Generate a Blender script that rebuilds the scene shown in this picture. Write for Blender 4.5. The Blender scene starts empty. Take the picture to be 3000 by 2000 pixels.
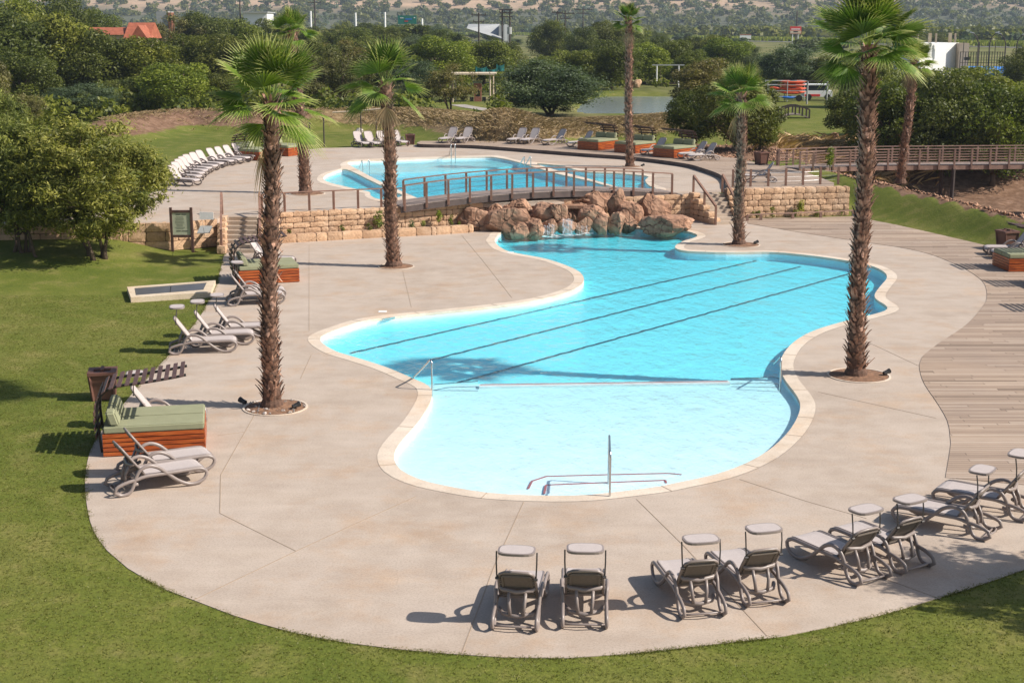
import bpy, math, random
import numpy as np
from math import radians, sin, cos, tan, pi, atan2, hypot, sqrt
from mathutils import Vector, Matrix, noise
from mathutils.geometry import tessellate_polygon

S = bpy.context.scene
COL = S.collection

# ------------------------------------------------------------------ camera
CAM_H = 9.0
TH = math.atan(930 / 4166.7)
F = 4166.7
cd = bpy.data.cameras.new('camera'); cam = bpy.data.objects.new('camera', cd); COL.objects.link(cam)
cam.location = (0, 0, CAM_H); cam.rotation_euler = (pi / 2 - TH, 0, 0)
cd.lens = 50; cd.sensor_width = 36; cd.clip_start = 0.5; cd.clip_end = 9000
S.camera = cam
# ------------------------------------------------------------------ world, sun
SUN_EL = radians(40)
SUN = Vector((0.98 * cos(SUN_EL), -0.20 * cos(SUN_EL), sin(SUN_EL))).normalized()
w = bpy.data.worlds.new("World"); S.world = w; w.use_nodes = True
nt = w.node_tree
sky = nt.nodes.new('ShaderNodeTexSky'); sky.sky_type = 'NISHITA'; sky.sun_disc = False
sky.sun_elevation = SUN_EL; sky.sun_rotation = atan2(SUN.x, SUN.y); sky.dust_density = 1.5; sky.air_density = 1.0
bg = nt.nodes['Background']; bg.inputs[1].default_value = 0.085
nt.links.new(sky.outputs[0], bg.inputs[0])
ld = bpy.data.lights.new('sun', 'SUN'); lo = bpy.data.objects.new('sun', ld); COL.objects.link(lo)
ld.energy = 5.0; ld.angle = radians(0.55); ld.color = (1.0, 0.93, 0.84)
lo.rotation_euler = SUN.to_track_quat('Z', 'Y').to_euler()
S.view_settings.view_transform = 'Standard'; S.view_settings.look = 'None'
S.view_settings.gamma = 1; S.view_settings.use_curve_mapping = False
S.view_settings.exposure = 0.42
S.cycles.max_bounces = 8; S.cycles.transparent_max_bounces = 16; S.cycles.volume_bounces = 0

CT, ST = cos(TH), sin(TH)
def P(u, v, z=0.0):
    """photo pixel (3000 wide) -> the point of the level plane z it shows"""
    a = (u - 1500) / F; b = (1000 - v) / F
    dy = CT + b * ST; dz = -ST + b * CT
    t = (z - CAM_H) / dz
    return (a * t, dy * t)
K = 3000 / 2352
def D(x, y, z=0.0): return P(x * K, y * K, z)
def depth(x, y, z): return y * CT + (CAM_H - z) * ST
def height_at(x, y, v):
    """height above datum at ground point (x,y) that shows at pixel row v"""
    b = (1000 - v) / F
    return CAM_H + y * (-ST + b * CT) / (CT + b * ST)

# ------------------------------------------------------------------ materials
def mat(name): 
    m = bpy.data.materials.new(name); m.use_nodes = True
    n = m.node_tree; b = n.nodes['Principled BSDF']
    return m, n, b
def N(n, t, **k):
    o = n.nodes.new(t)
    for a, v in k.items():
        if a.startswith('i_'):
            key = a[2:]; key = int(key) if key.isdigit() else key.replace('_', ' ')
            o.inputs[key].default_value = v
        else: setattr(o, a, v)
    return o
def ramp(n, src, stops):
    r = n.nodes.new('ShaderNodeValToRGB'); e = r.color_ramp.elements
    while len(e) < len(stops): e.new(0.5)
    for q, (p, c) in zip(e, stops): q.position = p; q.color = (*c, 1) if len(c) == 3 else c
    n.links.new(src, r.inputs[0]); return r.outputs[0]
def mixc(n, fac, a, b, mode='MIX'):
    m = n.nodes.new('ShaderNodeMix'); m.data_type = 'RGBA'; m.blend_type = mode
    for sock, v in ((m.inputs[0], fac), (m.inputs[6], a), (m.inputs[7], b)):
        if isinstance(v, (int, float)): sock.default_value = v
        elif isinstance(v, tuple): sock.default_value = (*v, 1) if len(v) == 3 else v
        else: n.links.new(v, sock)
    return m.outputs[2]
def mth(n, op, a, b=None, c=None):
    m = n.nodes.new('ShaderNodeMath'); m.operation = op
    for i, v in enumerate((a, b, c)):
        if v is None: continue
        if isinstance(v, (int, float)): m.inputs[i].default_value = v
        else: n.links.new(v, m.inputs[i])
    return m.outputs[0]
def coords(n, obj=False, scale=(1, 1, 1), rot=(0, 0, 0)):
    t = n.nodes.new('ShaderNodeTexCoord') if obj else n.nodes.new('ShaderNodeNewGeometry')
    mp = n.nodes.new('ShaderNodeMapping'); mp.inputs[3].default_value = scale; mp.inputs[2].default_value = rot
    n.links.new(t.outputs['Object'] if obj else t.outputs['Position'], mp.inputs[0]); return mp.outputs[0]
def nz(n, vec, scale, detail=4, rough=0.55):
    o = N(n, 'ShaderNodeTexNoise', i_Scale=scale, i_Detail=detail, i_Roughness=rough)
    n.links.new(vec, o.inputs['Vector']); return o.outputs[0]
def bump(n, b, h, strength, dist=0.02):
    o = N(n, 'ShaderNodeBump', i_Strength=strength, i_Distance=dist)
    n.links.new(h, o.inputs['Height']); n.links.new(o.outputs[0], b.inputs['Normal']); return o
def simple(name, col, rough=0.6, var=0.12, scale=6, metal=0, bmp=0.0, obj=True, spec=None):
    m, n, b = mat(name); v = coords(n, obj)
    f = nz(n, v, scale, 5)
    lo_ = tuple(c * (1 - var) for c in col); hi = tuple(min(1, c * (1 + var)) for c in col)
    n.links.new(ramp(n, f, [(0.3, lo_), (0.7, hi)]), b.inputs['Base Color'])
    b.inputs['Roughness'].default_value = rough; b.inputs['Metallic'].default_value = metal
    if spec is not None: b.inputs['Specular IOR Level'].default_value = spec
    if bmp: bump(n, b, nz(n, v, scale * 6, 4), bmp)
    return m

M = {}
# concrete deck
def concrete(name, a, b_, c):
    m, n, b = mat(name); v = coords(n)
    big = nz(n, v, 0.22, 4, 0.6); mid = nz(n, v, 1.3, 5, 0.6)
    sp = nz(n, v, 26, 3, 0.8); vst = coords(n, scale=(0.35, 2.2, 1), rot=(0, 0, 0.15)); st = nz(n, vst, 0.9, 5, 0.6)
    c1 = ramp(n, big, [(0.32, a), (0.55, b_), (0.75, c)])
    c2 = mixc(n, ramp(n, mid, [(0.35, (0, 0, 0)), (0.72, (1, 1, 1))]), mixc(n, 1.0, c1, (0.88, 0.87, 0.87), 'MULTIPLY'), c, 'MIX')
    c2 = mixc(n, 0.7, c1, c2)
    st2 = ramp(n, st, [(0.36, (0.95, 0.94, 0.94)), (0.66, (1.03, 1.02, 1.01))])
    c3 = mixc(n, 0.9, c2, st2, 'MULTIPLY')
    rust = ramp(n, nz(n, v, 0.55, 6, 0.7), [(0.50, (1, 1, 1)), (0.70, (0.98, 0.84, 0.70))])
    c3 = mixc(n, 0.8, c3, rust, 'MULTIPLY')
    s2 = ramp(n, sp, [(0.30, (0.72, 0.72, 0.72)), (0.5, (1, 1, 1)), (0.72, (1.14, 1.14, 1.14))])
    c4 = mixc(n, 0.8, c3, s2, 'MULTIPLY')
    n.links.new(c4, b.inputs['Base Color']); b.inputs['Roughness'].default_value = 0.85
    bump(n, b, sp, 0.25, 0.01); return m
M['concrete'] = concrete('deck concrete', (0.415, 0.335, 0.265), (0.47, 0.385, 0.31), (0.50, 0.42, 0.35))
M['coping'] = concrete('coping concrete', (0.58, 0.485, 0.38), (0.66, 0.56, 0.45), (0.72, 0.625, 0.52))
M['render'] = concrete('cream render', (0.58, 0.47, 0.33), (0.63, 0.52, 0.38), (0.67, 0.57, 0.43))
M['joint'] = simple('joint stain', (0.34, 0.26, 0.19), 0.9)

# timber decking (planks run along x)
def planks():
    m, n, b = mat('weathered decking'); v = coords(n)
    sep = N(n, 'ShaderNodeSeparateXYZ'); n.links.new(v, sep.inputs[0])
    row = mth(n, 'DIVIDE', sep.outputs[1], 0.145)
    rid = mth(n, 'FLOOR', row); fr = mth(n, 'FRACT', row)
    wn = N(n, 'ShaderNodeTexWhiteNoise'); wn.noise_dimensions = '1D'; n.links.new(rid, wn.inputs['W'])
    off = mth(n, 'MULTIPLY', wn.outputs[0], 3.7)
    xc = mth(n, 'DIVIDE', mth(n, 'ADD', sep.outputs[0], off), 3.6)
    xid = mth(n, 'FLOOR', xc); xf = mth(n, 'FRACT', xc)
    cmb = N(n, 'ShaderNodeCombineXYZ'); n.links.new(rid, cmb.inputs[0]); n.links.new(xid, cmb.inputs[1])
    w2 = N(n, 'ShaderNodeTexWhiteNoise'); w2.noise_dimensions = '3D'; n.links.new(cmb.outputs[0], w2.inputs['Vector'])
    base = ramp(n, w2.outputs[0], [(0.0, (0.22, 0.16, 0.115)), (0.10, (0.33, 0.245, 0.185)), (0.55, (0.40, 0.30, 0.225)), (1.0, (0.48, 0.38, 0.30))])
    vg = coords(n, scale=(0.8, 14, 1)); gr = nz(n, vg, 2.2, 5, 0.65)
    c = mixc(n, 0.6, base, ramp(n, gr, [(0.3, (0.70, 0.68, 0.66)), (0.7, (1.1, 1.1, 1.1))]), 'MULTIPLY')
    c = mixc(n, 0.7, c, ramp(n, nz(n, v, 0.3, 3), [(0.3, (0.82, 0.82, 0.84)), (0.7, (1.08, 1.05, 1.0))]), 'MULTIPLY')
    gap = mth(n, 'MINIMUM', mth(n, 'MINIMUM', fr, mth(n, 'SUBTRACT', 1.0, fr)), mth(n, 'MULTIPLY', mth(n, 'MINIMUM', xf, mth(n, 'SUBTRACT', 1.0, xf)), 20))
    g = ramp(n, gap, [(0.02, (0.25, 0.22, 0.2)), (0.06, (1, 1, 1))])
    c = mixc(n, 1.0, c, g, 'MULTIPLY')
    n.links.new(c, b.inputs['Base Color']); b.inputs['Roughness'].default_value = 0.8
    bump(n, b, g, 0.5, 0.01); return m
M['planks'] = planks()

# ground
def ground_mat():
    m, n, b = mat('lawn and soil'); v = coords(n)
    at = N(n, 'ShaderNodeAttribute', attribute_name='zone')
    sep = N(n, 'ShaderNodeSeparateColor'); n.links.new(at.outputs[0], sep.inputs[0])
    big = nz(n, v, 0.16, 4, 0.6); mid = nz(n, v, 1.0, 5, 0.65); fine = nz(n, v, 14, 4, 0.75)
    g = ramp(n, big, [(0.30, (0.075, 0.104, 0.015)), (0.5, (0.130, 0.148, 0.026)), (0.72, (0.235, 0.205, 0.070))])
    g2 = ramp(n, mid, [(0.32, (0.075, 0.108, 0.014)), (0.52, (0.128, 0.148, 0.026)), (0.70, (0.265, 0.220, 0.085))])
    g = mixc(n, 0.5, g, g2)
    g = mixc(n, 0.75, g, ramp(n, fine, [(0.25, (0.55, 0.58, 0.5)), (0.5, (0.98, 0.98, 0.95)), (0.75, (1.5, 1.4, 1.3))]), 'MULTIPLY')
    soil = ramp(n, nz(n, v, 1.8, 6, 0.75), [(0.3, (0.085, 0.046, 0.028)), (0.5, (0.19, 0.112, 0.070)), (0.7, (0.31, 0.20, 0.138))])
    dry = ramp(n, nz(n, v, 2.6, 6, 0.75), [(0.3, (0.10, 0.065, 0.030)), (0.5, (0.24, 0.165, 0.085)), (0.72, (0.42, 0.31, 0.17))])
    veld = ramp(n, nz(n, v, 0.05, 6, 0.7), [(0.3, (0.07, 0.085, 0.022)), (0.5, (0.14, 0.145, 0.045)), (0.7, (0.27, 0.22, 0.11))])
    wob = mth(n, 'MULTIPLY', mth(n, 'SUBTRACT', nz(n, v, 1.2, 5, 0.7), 0.5), 0.9)
    def edge(s): return ramp(n, mth(n, 'ADD', s, wob), [(0.42, (0, 0, 0)), (0.58, (1, 1, 1))])
    c = mixc(n, edge(sep.outputs[0]), g, soil)
    c = mixc(n, edge(sep.outputs[1]), c, dry)
    c = mixc(n, sep.outputs[2], c, veld)
    n.links.new(c, b.inputs['Base Color']); b.inputs['Roughness'].default_value = 0.95
    b.inputs['Specular IOR Level'].default_value = 0.15
    bump(n, b, mixc(n, 0.5, fine, nz(n, v, 3, 5, 0.7)), 0.8, 0.06); return m
M['ground'] = ground_mat()

def hill_mat():
    m, n, b = mat('dry hillside'); v = coords(n)
    a = nz(n, v, 0.004, 6, 0.65); c = nz(n, v, 0.03, 5, 0.7)
    k = ramp(n, a, [(0.36, (0.17, 0.16, 0.10)), (0.45, (0.40, 0.28, 0.18)), (0.62, (0.50, 0.345, 0.225))])
    sp_ = N(n, 'ShaderNodeSeparateXYZ'); n.links.new(v, sp_.inputs[0])
    k = mixc(n, ramp(n, mth(n, 'ADD', mth(n, 'DIVIDE', sp_.outputs[2], 60.0), mth(n, 'MULTIPLY', a, 0.5)), [(0.55, (0, 0, 0)), (0.75, (1, 1, 1))]), (0.085, 0.09, 0.045), k)
    k = mixc(n, 0.6, k, ramp(n, c, [(0.35, (0.55, 0.6, 0.55)), (0.6, (1.1, 1.05, 1.0))]), 'MULTIPLY')
    n.links.new(k, b.inputs['Base Color']); b.inputs['Roughness'].default_value = 1; return m
M['hill'] = hill_mat()

def leafmat(name, dark, light, tip=None, trans=0.35, attr='tint'):
    m, n, b = mat(name)
    at = N(n, 'ShaderNodeAttribute', attribute_name=attr)
    oi = N(n, 'ShaderNodeObjectInfo')
    sep = N(n, 'ShaderNodeSeparateColor'); n.links.new(at.outputs[0], sep.inputs[0])
    c = ramp(n, sep.outputs[0], [(0.0, dark), (1.0, light)])
    var = ramp(n, oi.outputs['Random'], [(0, (0.8, 0.86, 0.85)), (0.5, (1, 1, 1)), (1, (1.22, 1.1, 1.0))])
    c = mixc(n, 1.0, c, var, 'MULTIPLY')
    if tip: c = mixc(n, sep.outputs[1], c, tip)
    b.inputs['Roughness'].default_value = 0.5; b.inputs['Specular IOR Level'].default_value = 0.3
    n.links.new(c, b.inputs['Base Color'])
    tr = n.nodes.new('ShaderNodeBsdfTranslucent')
    n.links.new(mixc(n, 1.0, c, (1.1, 1.25, 0.5), 'MULTIPLY'), tr.inputs[0])
    mx = n.nodes.new('ShaderNodeMixShader'); mx.inputs[0].default_value = trans
    n.links.new(b.outputs[0], mx.inputs[1]); n.links.new(tr.outputs[0], mx.inputs[2])
    n.links.new(mx.outputs[0], n.nodes['Material Output'].inputs[0]); return m
M['leaf_dark'] = leafmat('dark evergreen leaf', (0.034, 0.052, 0.010), (0.190, 0.205, 0.038))
M['leaf_mid'] = leafmat('mid green leaf', (0.050, 0.075, 0.012), (0.245, 0.262, 0.040))
M['leaf_bright'] = leafmat('bright green leaf', (0.065, 0.105, 0.012), (0.33, 0.36, 0.045))
M['leaf_grey'] = leafmat('grey green leaf', (0.045, 0.070, 0.034), (0.175, 0.215, 0.105))
M['leaf_olive'] = leafmat('olive brown leaf', (0.070, 0.068, 0.022), (0.250, 0.225, 0.080))
M['leaf_near'] = leafmat('willow leaf', (0.062, 0.084, 0.016), (0.360, 0.370, 0.090))
M['frond'] = leafmat('palm frond', (0.032, 0.078, 0.008), (0.185, 0.29, 0.036), tip=(0.48, 0.46, 0.18), trans=0.3)
M['deadfrond'] = leafmat('dead palm frond', (0.22, 0.15, 0.08), (0.50, 0.38, 0.24), trans=0.2)
M['grass'] = leafmat('grass blade', (0.078, 0.108, 0.014), (0.270, 0.255, 0.080))
M['straw'] = leafmat('dry straw', (0.17, 0.11, 0.055), (0.50, 0.37, 0.20), trans=0.15)
M['bark'] = simple('bark', (0.11, 0.075, 0.05), 0.9, 0.4, 8, bmp=0.5)
M['boot'] = simple('palm leaf base', (0.27, 0.150, 0.100), 0.75, 0.9, 6, bmp=0.5)
M['palmbark'] = simple('palm bark', (0.12, 0.065, 0.042), 0.9, 0.5, 12, bmp=0.7)
M['soil'] = simple('planter soil', (0.22, 0.12, 0.07), 1, 0.4, 9, bmp=0.8)
M['black'] = simple('black metal', (0.018, 0.017, 0.017), 0.4, 0.2)
M['steel'] = simple('stainless steel', (0.55, 0.56, 0.57), 0.25, 0.05, metal=1)
M['white'] = simple('white paint', (0.80, 0.80, 0.78), 0.5, 0.04)
M['tanpaint'] = simple('tan paint', (0.52, 0.42, 0.32), 0.8, 0.08, 1.5)
M['sling'] = simple('sling fabric', (0.47, 0.41, 0.385), 0.75, 0.05, 20, bmp=0.1)
M['slingback'] = simple('sling back', (0.165, 0.135, 0.112), 0.8, 0.08, 20)
M['resin'] = simple('taupe resin frame', (0.25, 0.205, 0.185), 0.38, 0.08, 5)
M['darkresin'] = simple('dark frame', (0.055, 0.048, 0.045), 0.5, 0.1)
M['cushion'] = simple('olive cushion', (0.27, 0.275, 0.165), 0.85, 0.06, 4, bmp=0.15)
M['darkwood'] = simple('dark stained slat', (0.10, 0.052, 0.042), 0.55, 0.35, 4, bmp=0.2)
M['binwood'] = simple('brown bin panel', (0.125, 0.055, 0.038), 0.6, 0.25, 3)
M['postwood'] = simple('brown timber post', (0.245, 0.135, 0.095), 0.7, 0.25, 4, bmp=0.2)
M['boardwood'] = simple('boardwalk timber', (0.27, 0.165, 0.125), 0.75, 0.3, 2.5, bmp=0.2)
M['greywood'] = simple('grey bridge deck', (0.28, 0.22, 0.19), 0.8, 0.25, 3, bmp=0.2)
M['greypanel'] = simple('slate panel', (0.085, 0.085, 0.092), 0.4, 0.15, 3)
M['redtile'] = simple('red mosaic', (0.42, 0.10, 0.09), 0.4, 0.3, 30)
M['asphalt'] = simple('asphalt', (0.25, 0.24, 0.235), 0.9, 0.1, 0.3)
M['paving'] = simple('path paving', (0.36, 0.32, 0.28), 0.9, 0.15, 1)
M['roofred'] = simple('red tile roof', (0.34, 0.10, 0.05), 0.7, 0.25, 2, bmp=0.5)
M['roofgrey'] = simple('grey sheet roof', (0.36, 0.37, 0.36), 0.6, 0.1, 0.3)
M['greenboard'] = simple('green road sign', (0.01, 0.16, 0.12), 0.4, 0.1)
M['redboard'] = simple('red board', (0.65, 0.04, 0.035), 0.4, 0.1)
M['kayak'] = simple('orange kayak hull', (0.75, 0.10, 0.03), 0.35, 0.1)
M['blue'] = simple('blue plastic', (0.02, 0.15, 0.55), 0.5, 0.1)
M['court'] = simple('blue court', (0.02, 0.20, 0.62), 0.8, 0.08)
M['tealnet'] = simple('teal shade net', (0.015, 0.16, 0.15), 0.8, 0.15)
M['brick'] = simple('red brick', (0.30, 0.12, 0.08), 0.9, 0.35, 8)
M['glass'] = simple('dark window glass', (0.03, 0.035, 0.04), 0.1, 0.1)
M['paper'] = simple('cream sign paper', (0.50, 0.52, 0.38), 0.6, 0.08, 3)
M['ink'] = simple('dark ink', (0.10, 0.11, 0.09), 0.8, 0.1)
M['poledark'] = simple('creosote pole', (0.06, 0.045, 0.04), 0.9, 0.2)

def wood_orange():
    m, n, b = mat('varnished red timber'); v = coords(n, True, scale=(1, 1, 9)); f = nz(n, v, 2.0, 5, 0.6)
    c = ramp(n, f, [(0.25, (0.11, 0.020, 0.008)), (0.5, (0.36, 0.075, 0.016)), (0.75, (0.56, 0.16, 0.035))])
    n.links.new(c, b.inputs['Base Color']); b.inputs['Roughness'].default_value = 0.35; return m
M['orange'] = wood_orange()

def stone(name, cols, sc=1.3, bm=0.9, obj=False, crack=0):
    m, n, b = mat(name); v = coords(n, obj)
    a = nz(n, v, sc, 6, 0.65); f = nz(n, v, sc * 9, 5, 0.7)
    c = ramp(n, a, [(0.3, cols[0]), (0.5, cols[1]), (0.7, cols[2])])
    c = mixc(n, 0.6, c, ramp(n, f, [(0.3, (0.7, 0.68, 0.66)), (0.65, (1.12, 1.1, 1.08))]), 'MULTIPLY')
    if crack:
        wv = N(n, 'ShaderNodeVectorMath', operation='ADD'); sc_ = N(n, 'ShaderNodeVectorMath', operation='SCALE'); tn = N(n, 'ShaderNodeTexNoise', i_Scale=2.0, i_Detail=3.0)
        n.links.new(v, tn.inputs['Vector']); n.links.new(tn.outputs[1], sc_.inputs[0]); sc_.inputs['Scale'].default_value = 0.7; n.links.new(v, wv.inputs[0]); n.links.new(sc_.outputs[0], wv.inputs[1])
        vo = N(n, 'ShaderNodeTexVoronoi', feature='DISTANCE_TO_EDGE', i_Scale=crack); n.links.new(wv.outputs[0], vo.inputs['Vector'])
        ck = ramp(n, vo.outputs[0], [(0.0, (0.22, 0.18, 0.16)), (0.035, (1, 1, 1))]); c = mixc(n, 0.75, c, ck, 'MULTIPLY')
        vst = coords(n, scale=(5, 5, .8)); c = mixc(n, 0.6, c, ramp(n, nz(n, vst, 1.2, 4, .6), [(0.35, (0.55, 0.52, 0.5)), (0.6, (1.12, 1.1, 1.08))]), 'MULTIPLY')
        f = mth(n, 'ADD', mth(n, 'MULTIPLY', f, .5), ck)
    at = N(n, 'ShaderNodeAttribute', attribute_name='tint'); sep = N(n, 'ShaderNodeSeparateColor'); n.links.new(at.outputs[0], sep.inputs[0])
    c = mixc(n, 0.8, c, ramp(n, sep.outputs[0], [(0, (0.78, 0.72, 0.68)), (1, (1.18, 1.14, 1.1))]), 'MULTIPLY')
    n.links.new(c, b.inputs['Base Color']); b.inputs['Roughness'].default_value = 0.9
    bump(n, b, f, bm, 0.05); return m
M['sandstone'] = stone('sandstone block', ((0.50, 0.32, 0.20), (0.64, 0.44, 0.285), (0.72, 0.54, 0.385)), 1.1)
M['mortar'] = simple('dark earth joint', (0.20, 0.12, 0.08), 1)
M['step'] = concrete('stair concrete', (0.38, 0.30, 0.23), (0.44, 0.35, 0.27), (0.47, 0.39, 0.31))
M['rock'] = stone('brown boulder', ((0.17, 0.095, 0.060), (0.36, 0.210, 0.138), (0.49, 0.325, 0.230)), 0.9, 0.8, crack=1.1)
M['pebble'] = stone('pale pebble', ((0.4, 0.37, 0.33), (0.55, 0.5, 0.46), (0.7, 0.66, 0.62)), 4, 0.4)
M['deckrise'] = simple('dark deck fascia', (0.10, 0.075, 0.068), 0.8, 0.3, 2)

def poolmat(name, col):
    m, n, b = mat(name); v = coords(n)
    f = nz(n, v, 2.5, 5, 0.7)
    n.links.new(ramp(n, f, [(0.3, tuple(c * 0.9 for c in col)), (0.7, tuple(min(1, c * 1.06) for c in col))]), b.inputs['Base Color'])
    b.inputs['Roughness'].default_value = 0.6; return m
M['pool'] = poolmat('pool plaster', (0.82, 0.91, 0.97))
M['lane'] = simple('lane tile', (0.02, 0.035, 0.06), 0.5)

def water(name, col, dens, scale=1.0, bs=0.62):
    m, n, b = mat(name); n.nodes.remove(b); out = n.nodes['Material Output']
    v = coords(n, scale=(1.0, 0.55, 1))
    w1 = nz(n, v, 1.6 * scale, 4, 0.55); w2 = nz(n, v, 5.0 * scale, 4, 0.65)
    h = mth(n, 'ADD', w1, mth(n, 'MULTIPLY', w2, 0.55))
    bp = N(n, 'ShaderNodeBump', i_Strength=bs, i_Distance=0.12); n.links.new(h, bp.inputs['Height'])
    ge = n.nodes.new('ShaderNodeNewGeometry'); dt = N(n, 'ShaderNodeVectorMath', operation='DOT_PRODUCT')
    n.links.new(bp.outputs[0], dt.inputs[0]); n.links.new(ge.outputs['Incoming'], dt.inputs[1])
    q = mth(n, 'SUBTRACT', 1.0, mth(n, 'MINIMUM', mth(n, 'ABSOLUTE', dt.outputs['Value']), 1.0))
    frv = mth(n, 'ADD', mth(n, 'MULTIPLY', mth(n, 'POWER', q, 5.0), 0.98), 0.02)
    tp = N(n, 'ShaderNodeBsdfTransparent'); tp.inputs[0].default_value = (0.97, 0.99, 1, 1)
    gl = N(n, 'ShaderNodeBsdfGlossy', i_Roughness=0.03); n.links.new(bp.outputs[0], gl.inputs['Normal'])
    mx = n.nodes.new('ShaderNodeMixShader')
    n.links.new(frv, mx.inputs[0]); n.links.new(tp.outputs[0], mx.inputs[1]); n.links.new(gl.outputs[0], mx.inputs[2])
    n.links.new(mx.outputs[0], out.inputs[0])
    if dens:
        va = N(n, 'ShaderNodeVolumeAbsorption', i_Density=dens); va.inputs[0].default_value = (*col, 1)
        n.links.new(va.outputs[0], out.inputs[1])
    return m
M['water'] = water('pool water', (0.0, 0.935, 0.995), 1.0)
def pond():
    m, n, b = mat('pond water'); v = coords(n, scale=(1, 0.5, 1))
    b.inputs['Base Color'].default_value = (0.20, 0.23, 0.21, 1); b.inputs['Roughness'].default_value = 0.16  # base colour lifted to stand in for the bright sky reflection
    b.inputs['IOR'].default_value = 1.33
    bump(n, b, nz(n, v, 3.0, 4, 0.6), 0.5, 0.1); return m
M['pond'] = pond()
def fall():
    m, n, b = mat('falling water'); v = coords(n, True, scale=(9, 9, 1.2)); f = nz(n, v, 3, 4, 0.7)
    b.inputs['Base Color'].default_value = (0.85, 0.9, 0.95, 1); b.inputs['Roughness'].default_value = 0.3
    a = ramp(n, f, [(0.45, (0, 0, 0)), (0.66, (0.5, 0.5, 0.5))]); n.links.new(a, b.inputs['Alpha']); return m
M['fall'] = fall()

# ------------------------------------------------------------------ mesh helpers
def tag(o, label=None, cat=None, group=None, kind=None):
    if label: o['label'] = label
    if cat: o['category'] = cat
    if group: o['group'] = group
    if kind: o['kind'] = kind
    return o
def empty(name, loc=(0, 0, 0), rz=0, label=None, cat=None, group=None):
    o = bpy.data.objects.new(name, None); COL.objects.link(o); o.empty_display_size = 0.2
    o.location = loc; o.rotation_euler = (0, 0, rz); return tag(o, label, cat, group)
class MB:
    def __init__(s): s.v = []; s.f = []; s.t = []   # t = tint per face (optional)
    def add(s, vs, fs, t=None):
        o = len(s.v); s.v += [tuple(p) for p in vs]; s.f += [tuple(i + o for i in f) for f in fs]
        s.t += [t if t is not None else (0.5, 0, 0)] * len(fs); return s
    def box(s, x0, y0, z0, x1, y1, z1, t=None):
        vs = [(x, y, z) for z in (z0, z1) for y in (y0, y1) for x in (x0, x1)]
        return s.add(vs, [(0, 2, 3, 1), (4, 5, 7, 6), (0, 1, 5, 4), (2, 6, 7, 3), (0, 4, 6, 2), (1, 3, 7, 5)], t)
    def bar(s, a, b, w, h, up=(0, 0, 1), t=None):
        a = Vector(a); b = Vector(b); d = (b - a).normalized(); up = Vector(up)
        sd = d.cross(up)
        if sd.length < 1e-4: sd = d.cross(Vector((1, 0, 0)))
        sd.normalize(); u = sd.cross(d).normalized(); vs = []
        for p in (a, b):
            for i, j in ((-1, -1), (1, -1), (1, 1), (-1, 1)): vs.append(p + sd * (w / 2 * i) + u * (h / 2 * j))
        return s.add(vs, [(3, 2, 1, 0), (4, 5, 6, 7), (0, 1, 5, 4), (1, 2, 6, 5), (2, 3, 7, 6), (3, 0, 4, 7)], t)
    def tube(s, pts, r, n=8, closed=False, cap=True, t=None, sq=1.0):
        pts = [Vector(p) for p in pts]; k = len(pts); rs = r if isinstance(r, (list, tuple)) else [r] * k
        vs = []; prev = None
        for i, p in enumerate(pts):
            if closed: d = pts[(i + 1) % k] - pts[i - 1]
            else: d = pts[min(i + 1, k - 1)] - pts[max(i - 1, 0)]
            d.normalize()
            if prev is None:
                a = Vector((0, 0, 1)) if abs(d.z) < 0.9 else Vector((1, 0, 0)); x = d.cross(a).normalized()
            else: x = (prev - d * prev.dot(d)).normalized()
            prev = x; y = d.cross(x)
            for j in range(n):
                q = 2 * pi * j / n; vs.append(p + (x * cos(q) + y * sin(q) * sq) * rs[i])
        fs = []
        for i in range(k if closed else k - 1):
            a = i * n; b = ((i + 1) % k) * n
            for j in range(n): fs.append((a + j, a + (j + 1) % n, b + (j + 1) % n, b + j))
        if cap and not closed: fs.append(tuple(range(n - 1, -1, -1))); fs.append(tuple((k - 1) * n + j for j in range(n)))
        return s.add(vs, fs, t)
    def cyl(s, x, y, z0, z1, r0, r1=None, n=16, t=None):
        return s.tube([(x, y, z0), (x, y, z1)], [r0, r0 if r1 is None else r1], n, t=t)
    def build(s, name, m, parent=None, smooth=False, tint=False):
        me = bpy.data.meshes.new(name); me.from_pydata(s.v, [], s.f); me.materials.append(m)
        if smooth: me.polygons.foreach_set('use_smooth', [True] * len(me.polygons))
        if tint:
            ca = me.color_attributes.new('tint', 'FLOAT_COLOR', 'CORNER'); arr = np.ones((len(me.loops), 4), np.float32)
            tot = np.array([len(f) for f in s.f]); arr[:, :3] = np.repeat(np.array(s.t, np.float32), tot, axis=0)
            ca.data.foreach_set('color', arr.ravel())
        me.update(); o = bpy.data.objects.new(name, me); COL.objects.link(o); o.parent = parent; return o
def npmesh(name, V, Fq, m, tint=None, parent=None, smooth=False):
    """V (n,3), Fq (k,4 or 3) numpy"""
    me = bpy.data.meshes.new(name); k, c = Fq.shape
    me.vertices.add(len(V)); me.vertices.foreach_set('co', V.astype(np.float32).ravel())
    me.loops.add(k * c); me.loops.foreach_set('vertex_index', Fq.astype(np.int32).ravel())
    me.polygons.add(k); me.polygons.foreach_set('loop_start', np.arange(0, k * c, c, dtype=np.int32))
    me.polygons.foreach_set('loop_total', np.full(k, c, np.int32))
    if smooth: me.polygons.foreach_set('use_smooth', np.ones(k, bool))
    me.update(calc_edges=True); me.validate()
    if tint is not None:
        ca = me.color_attributes.new('tint', 'FLOAT_COLOR', 'CORNER'); a = np.ones((k, c, 4), np.float32)
        a[:, :, :3] = tint[:, None, :] if tint.ndim == 2 else tint; ca.data.foreach_set('color', a.ravel())
    me.materials.append(m); o = bpy.data.objects.new(name, me); COL.objects.link(o); o.parent = parent; return o
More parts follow.
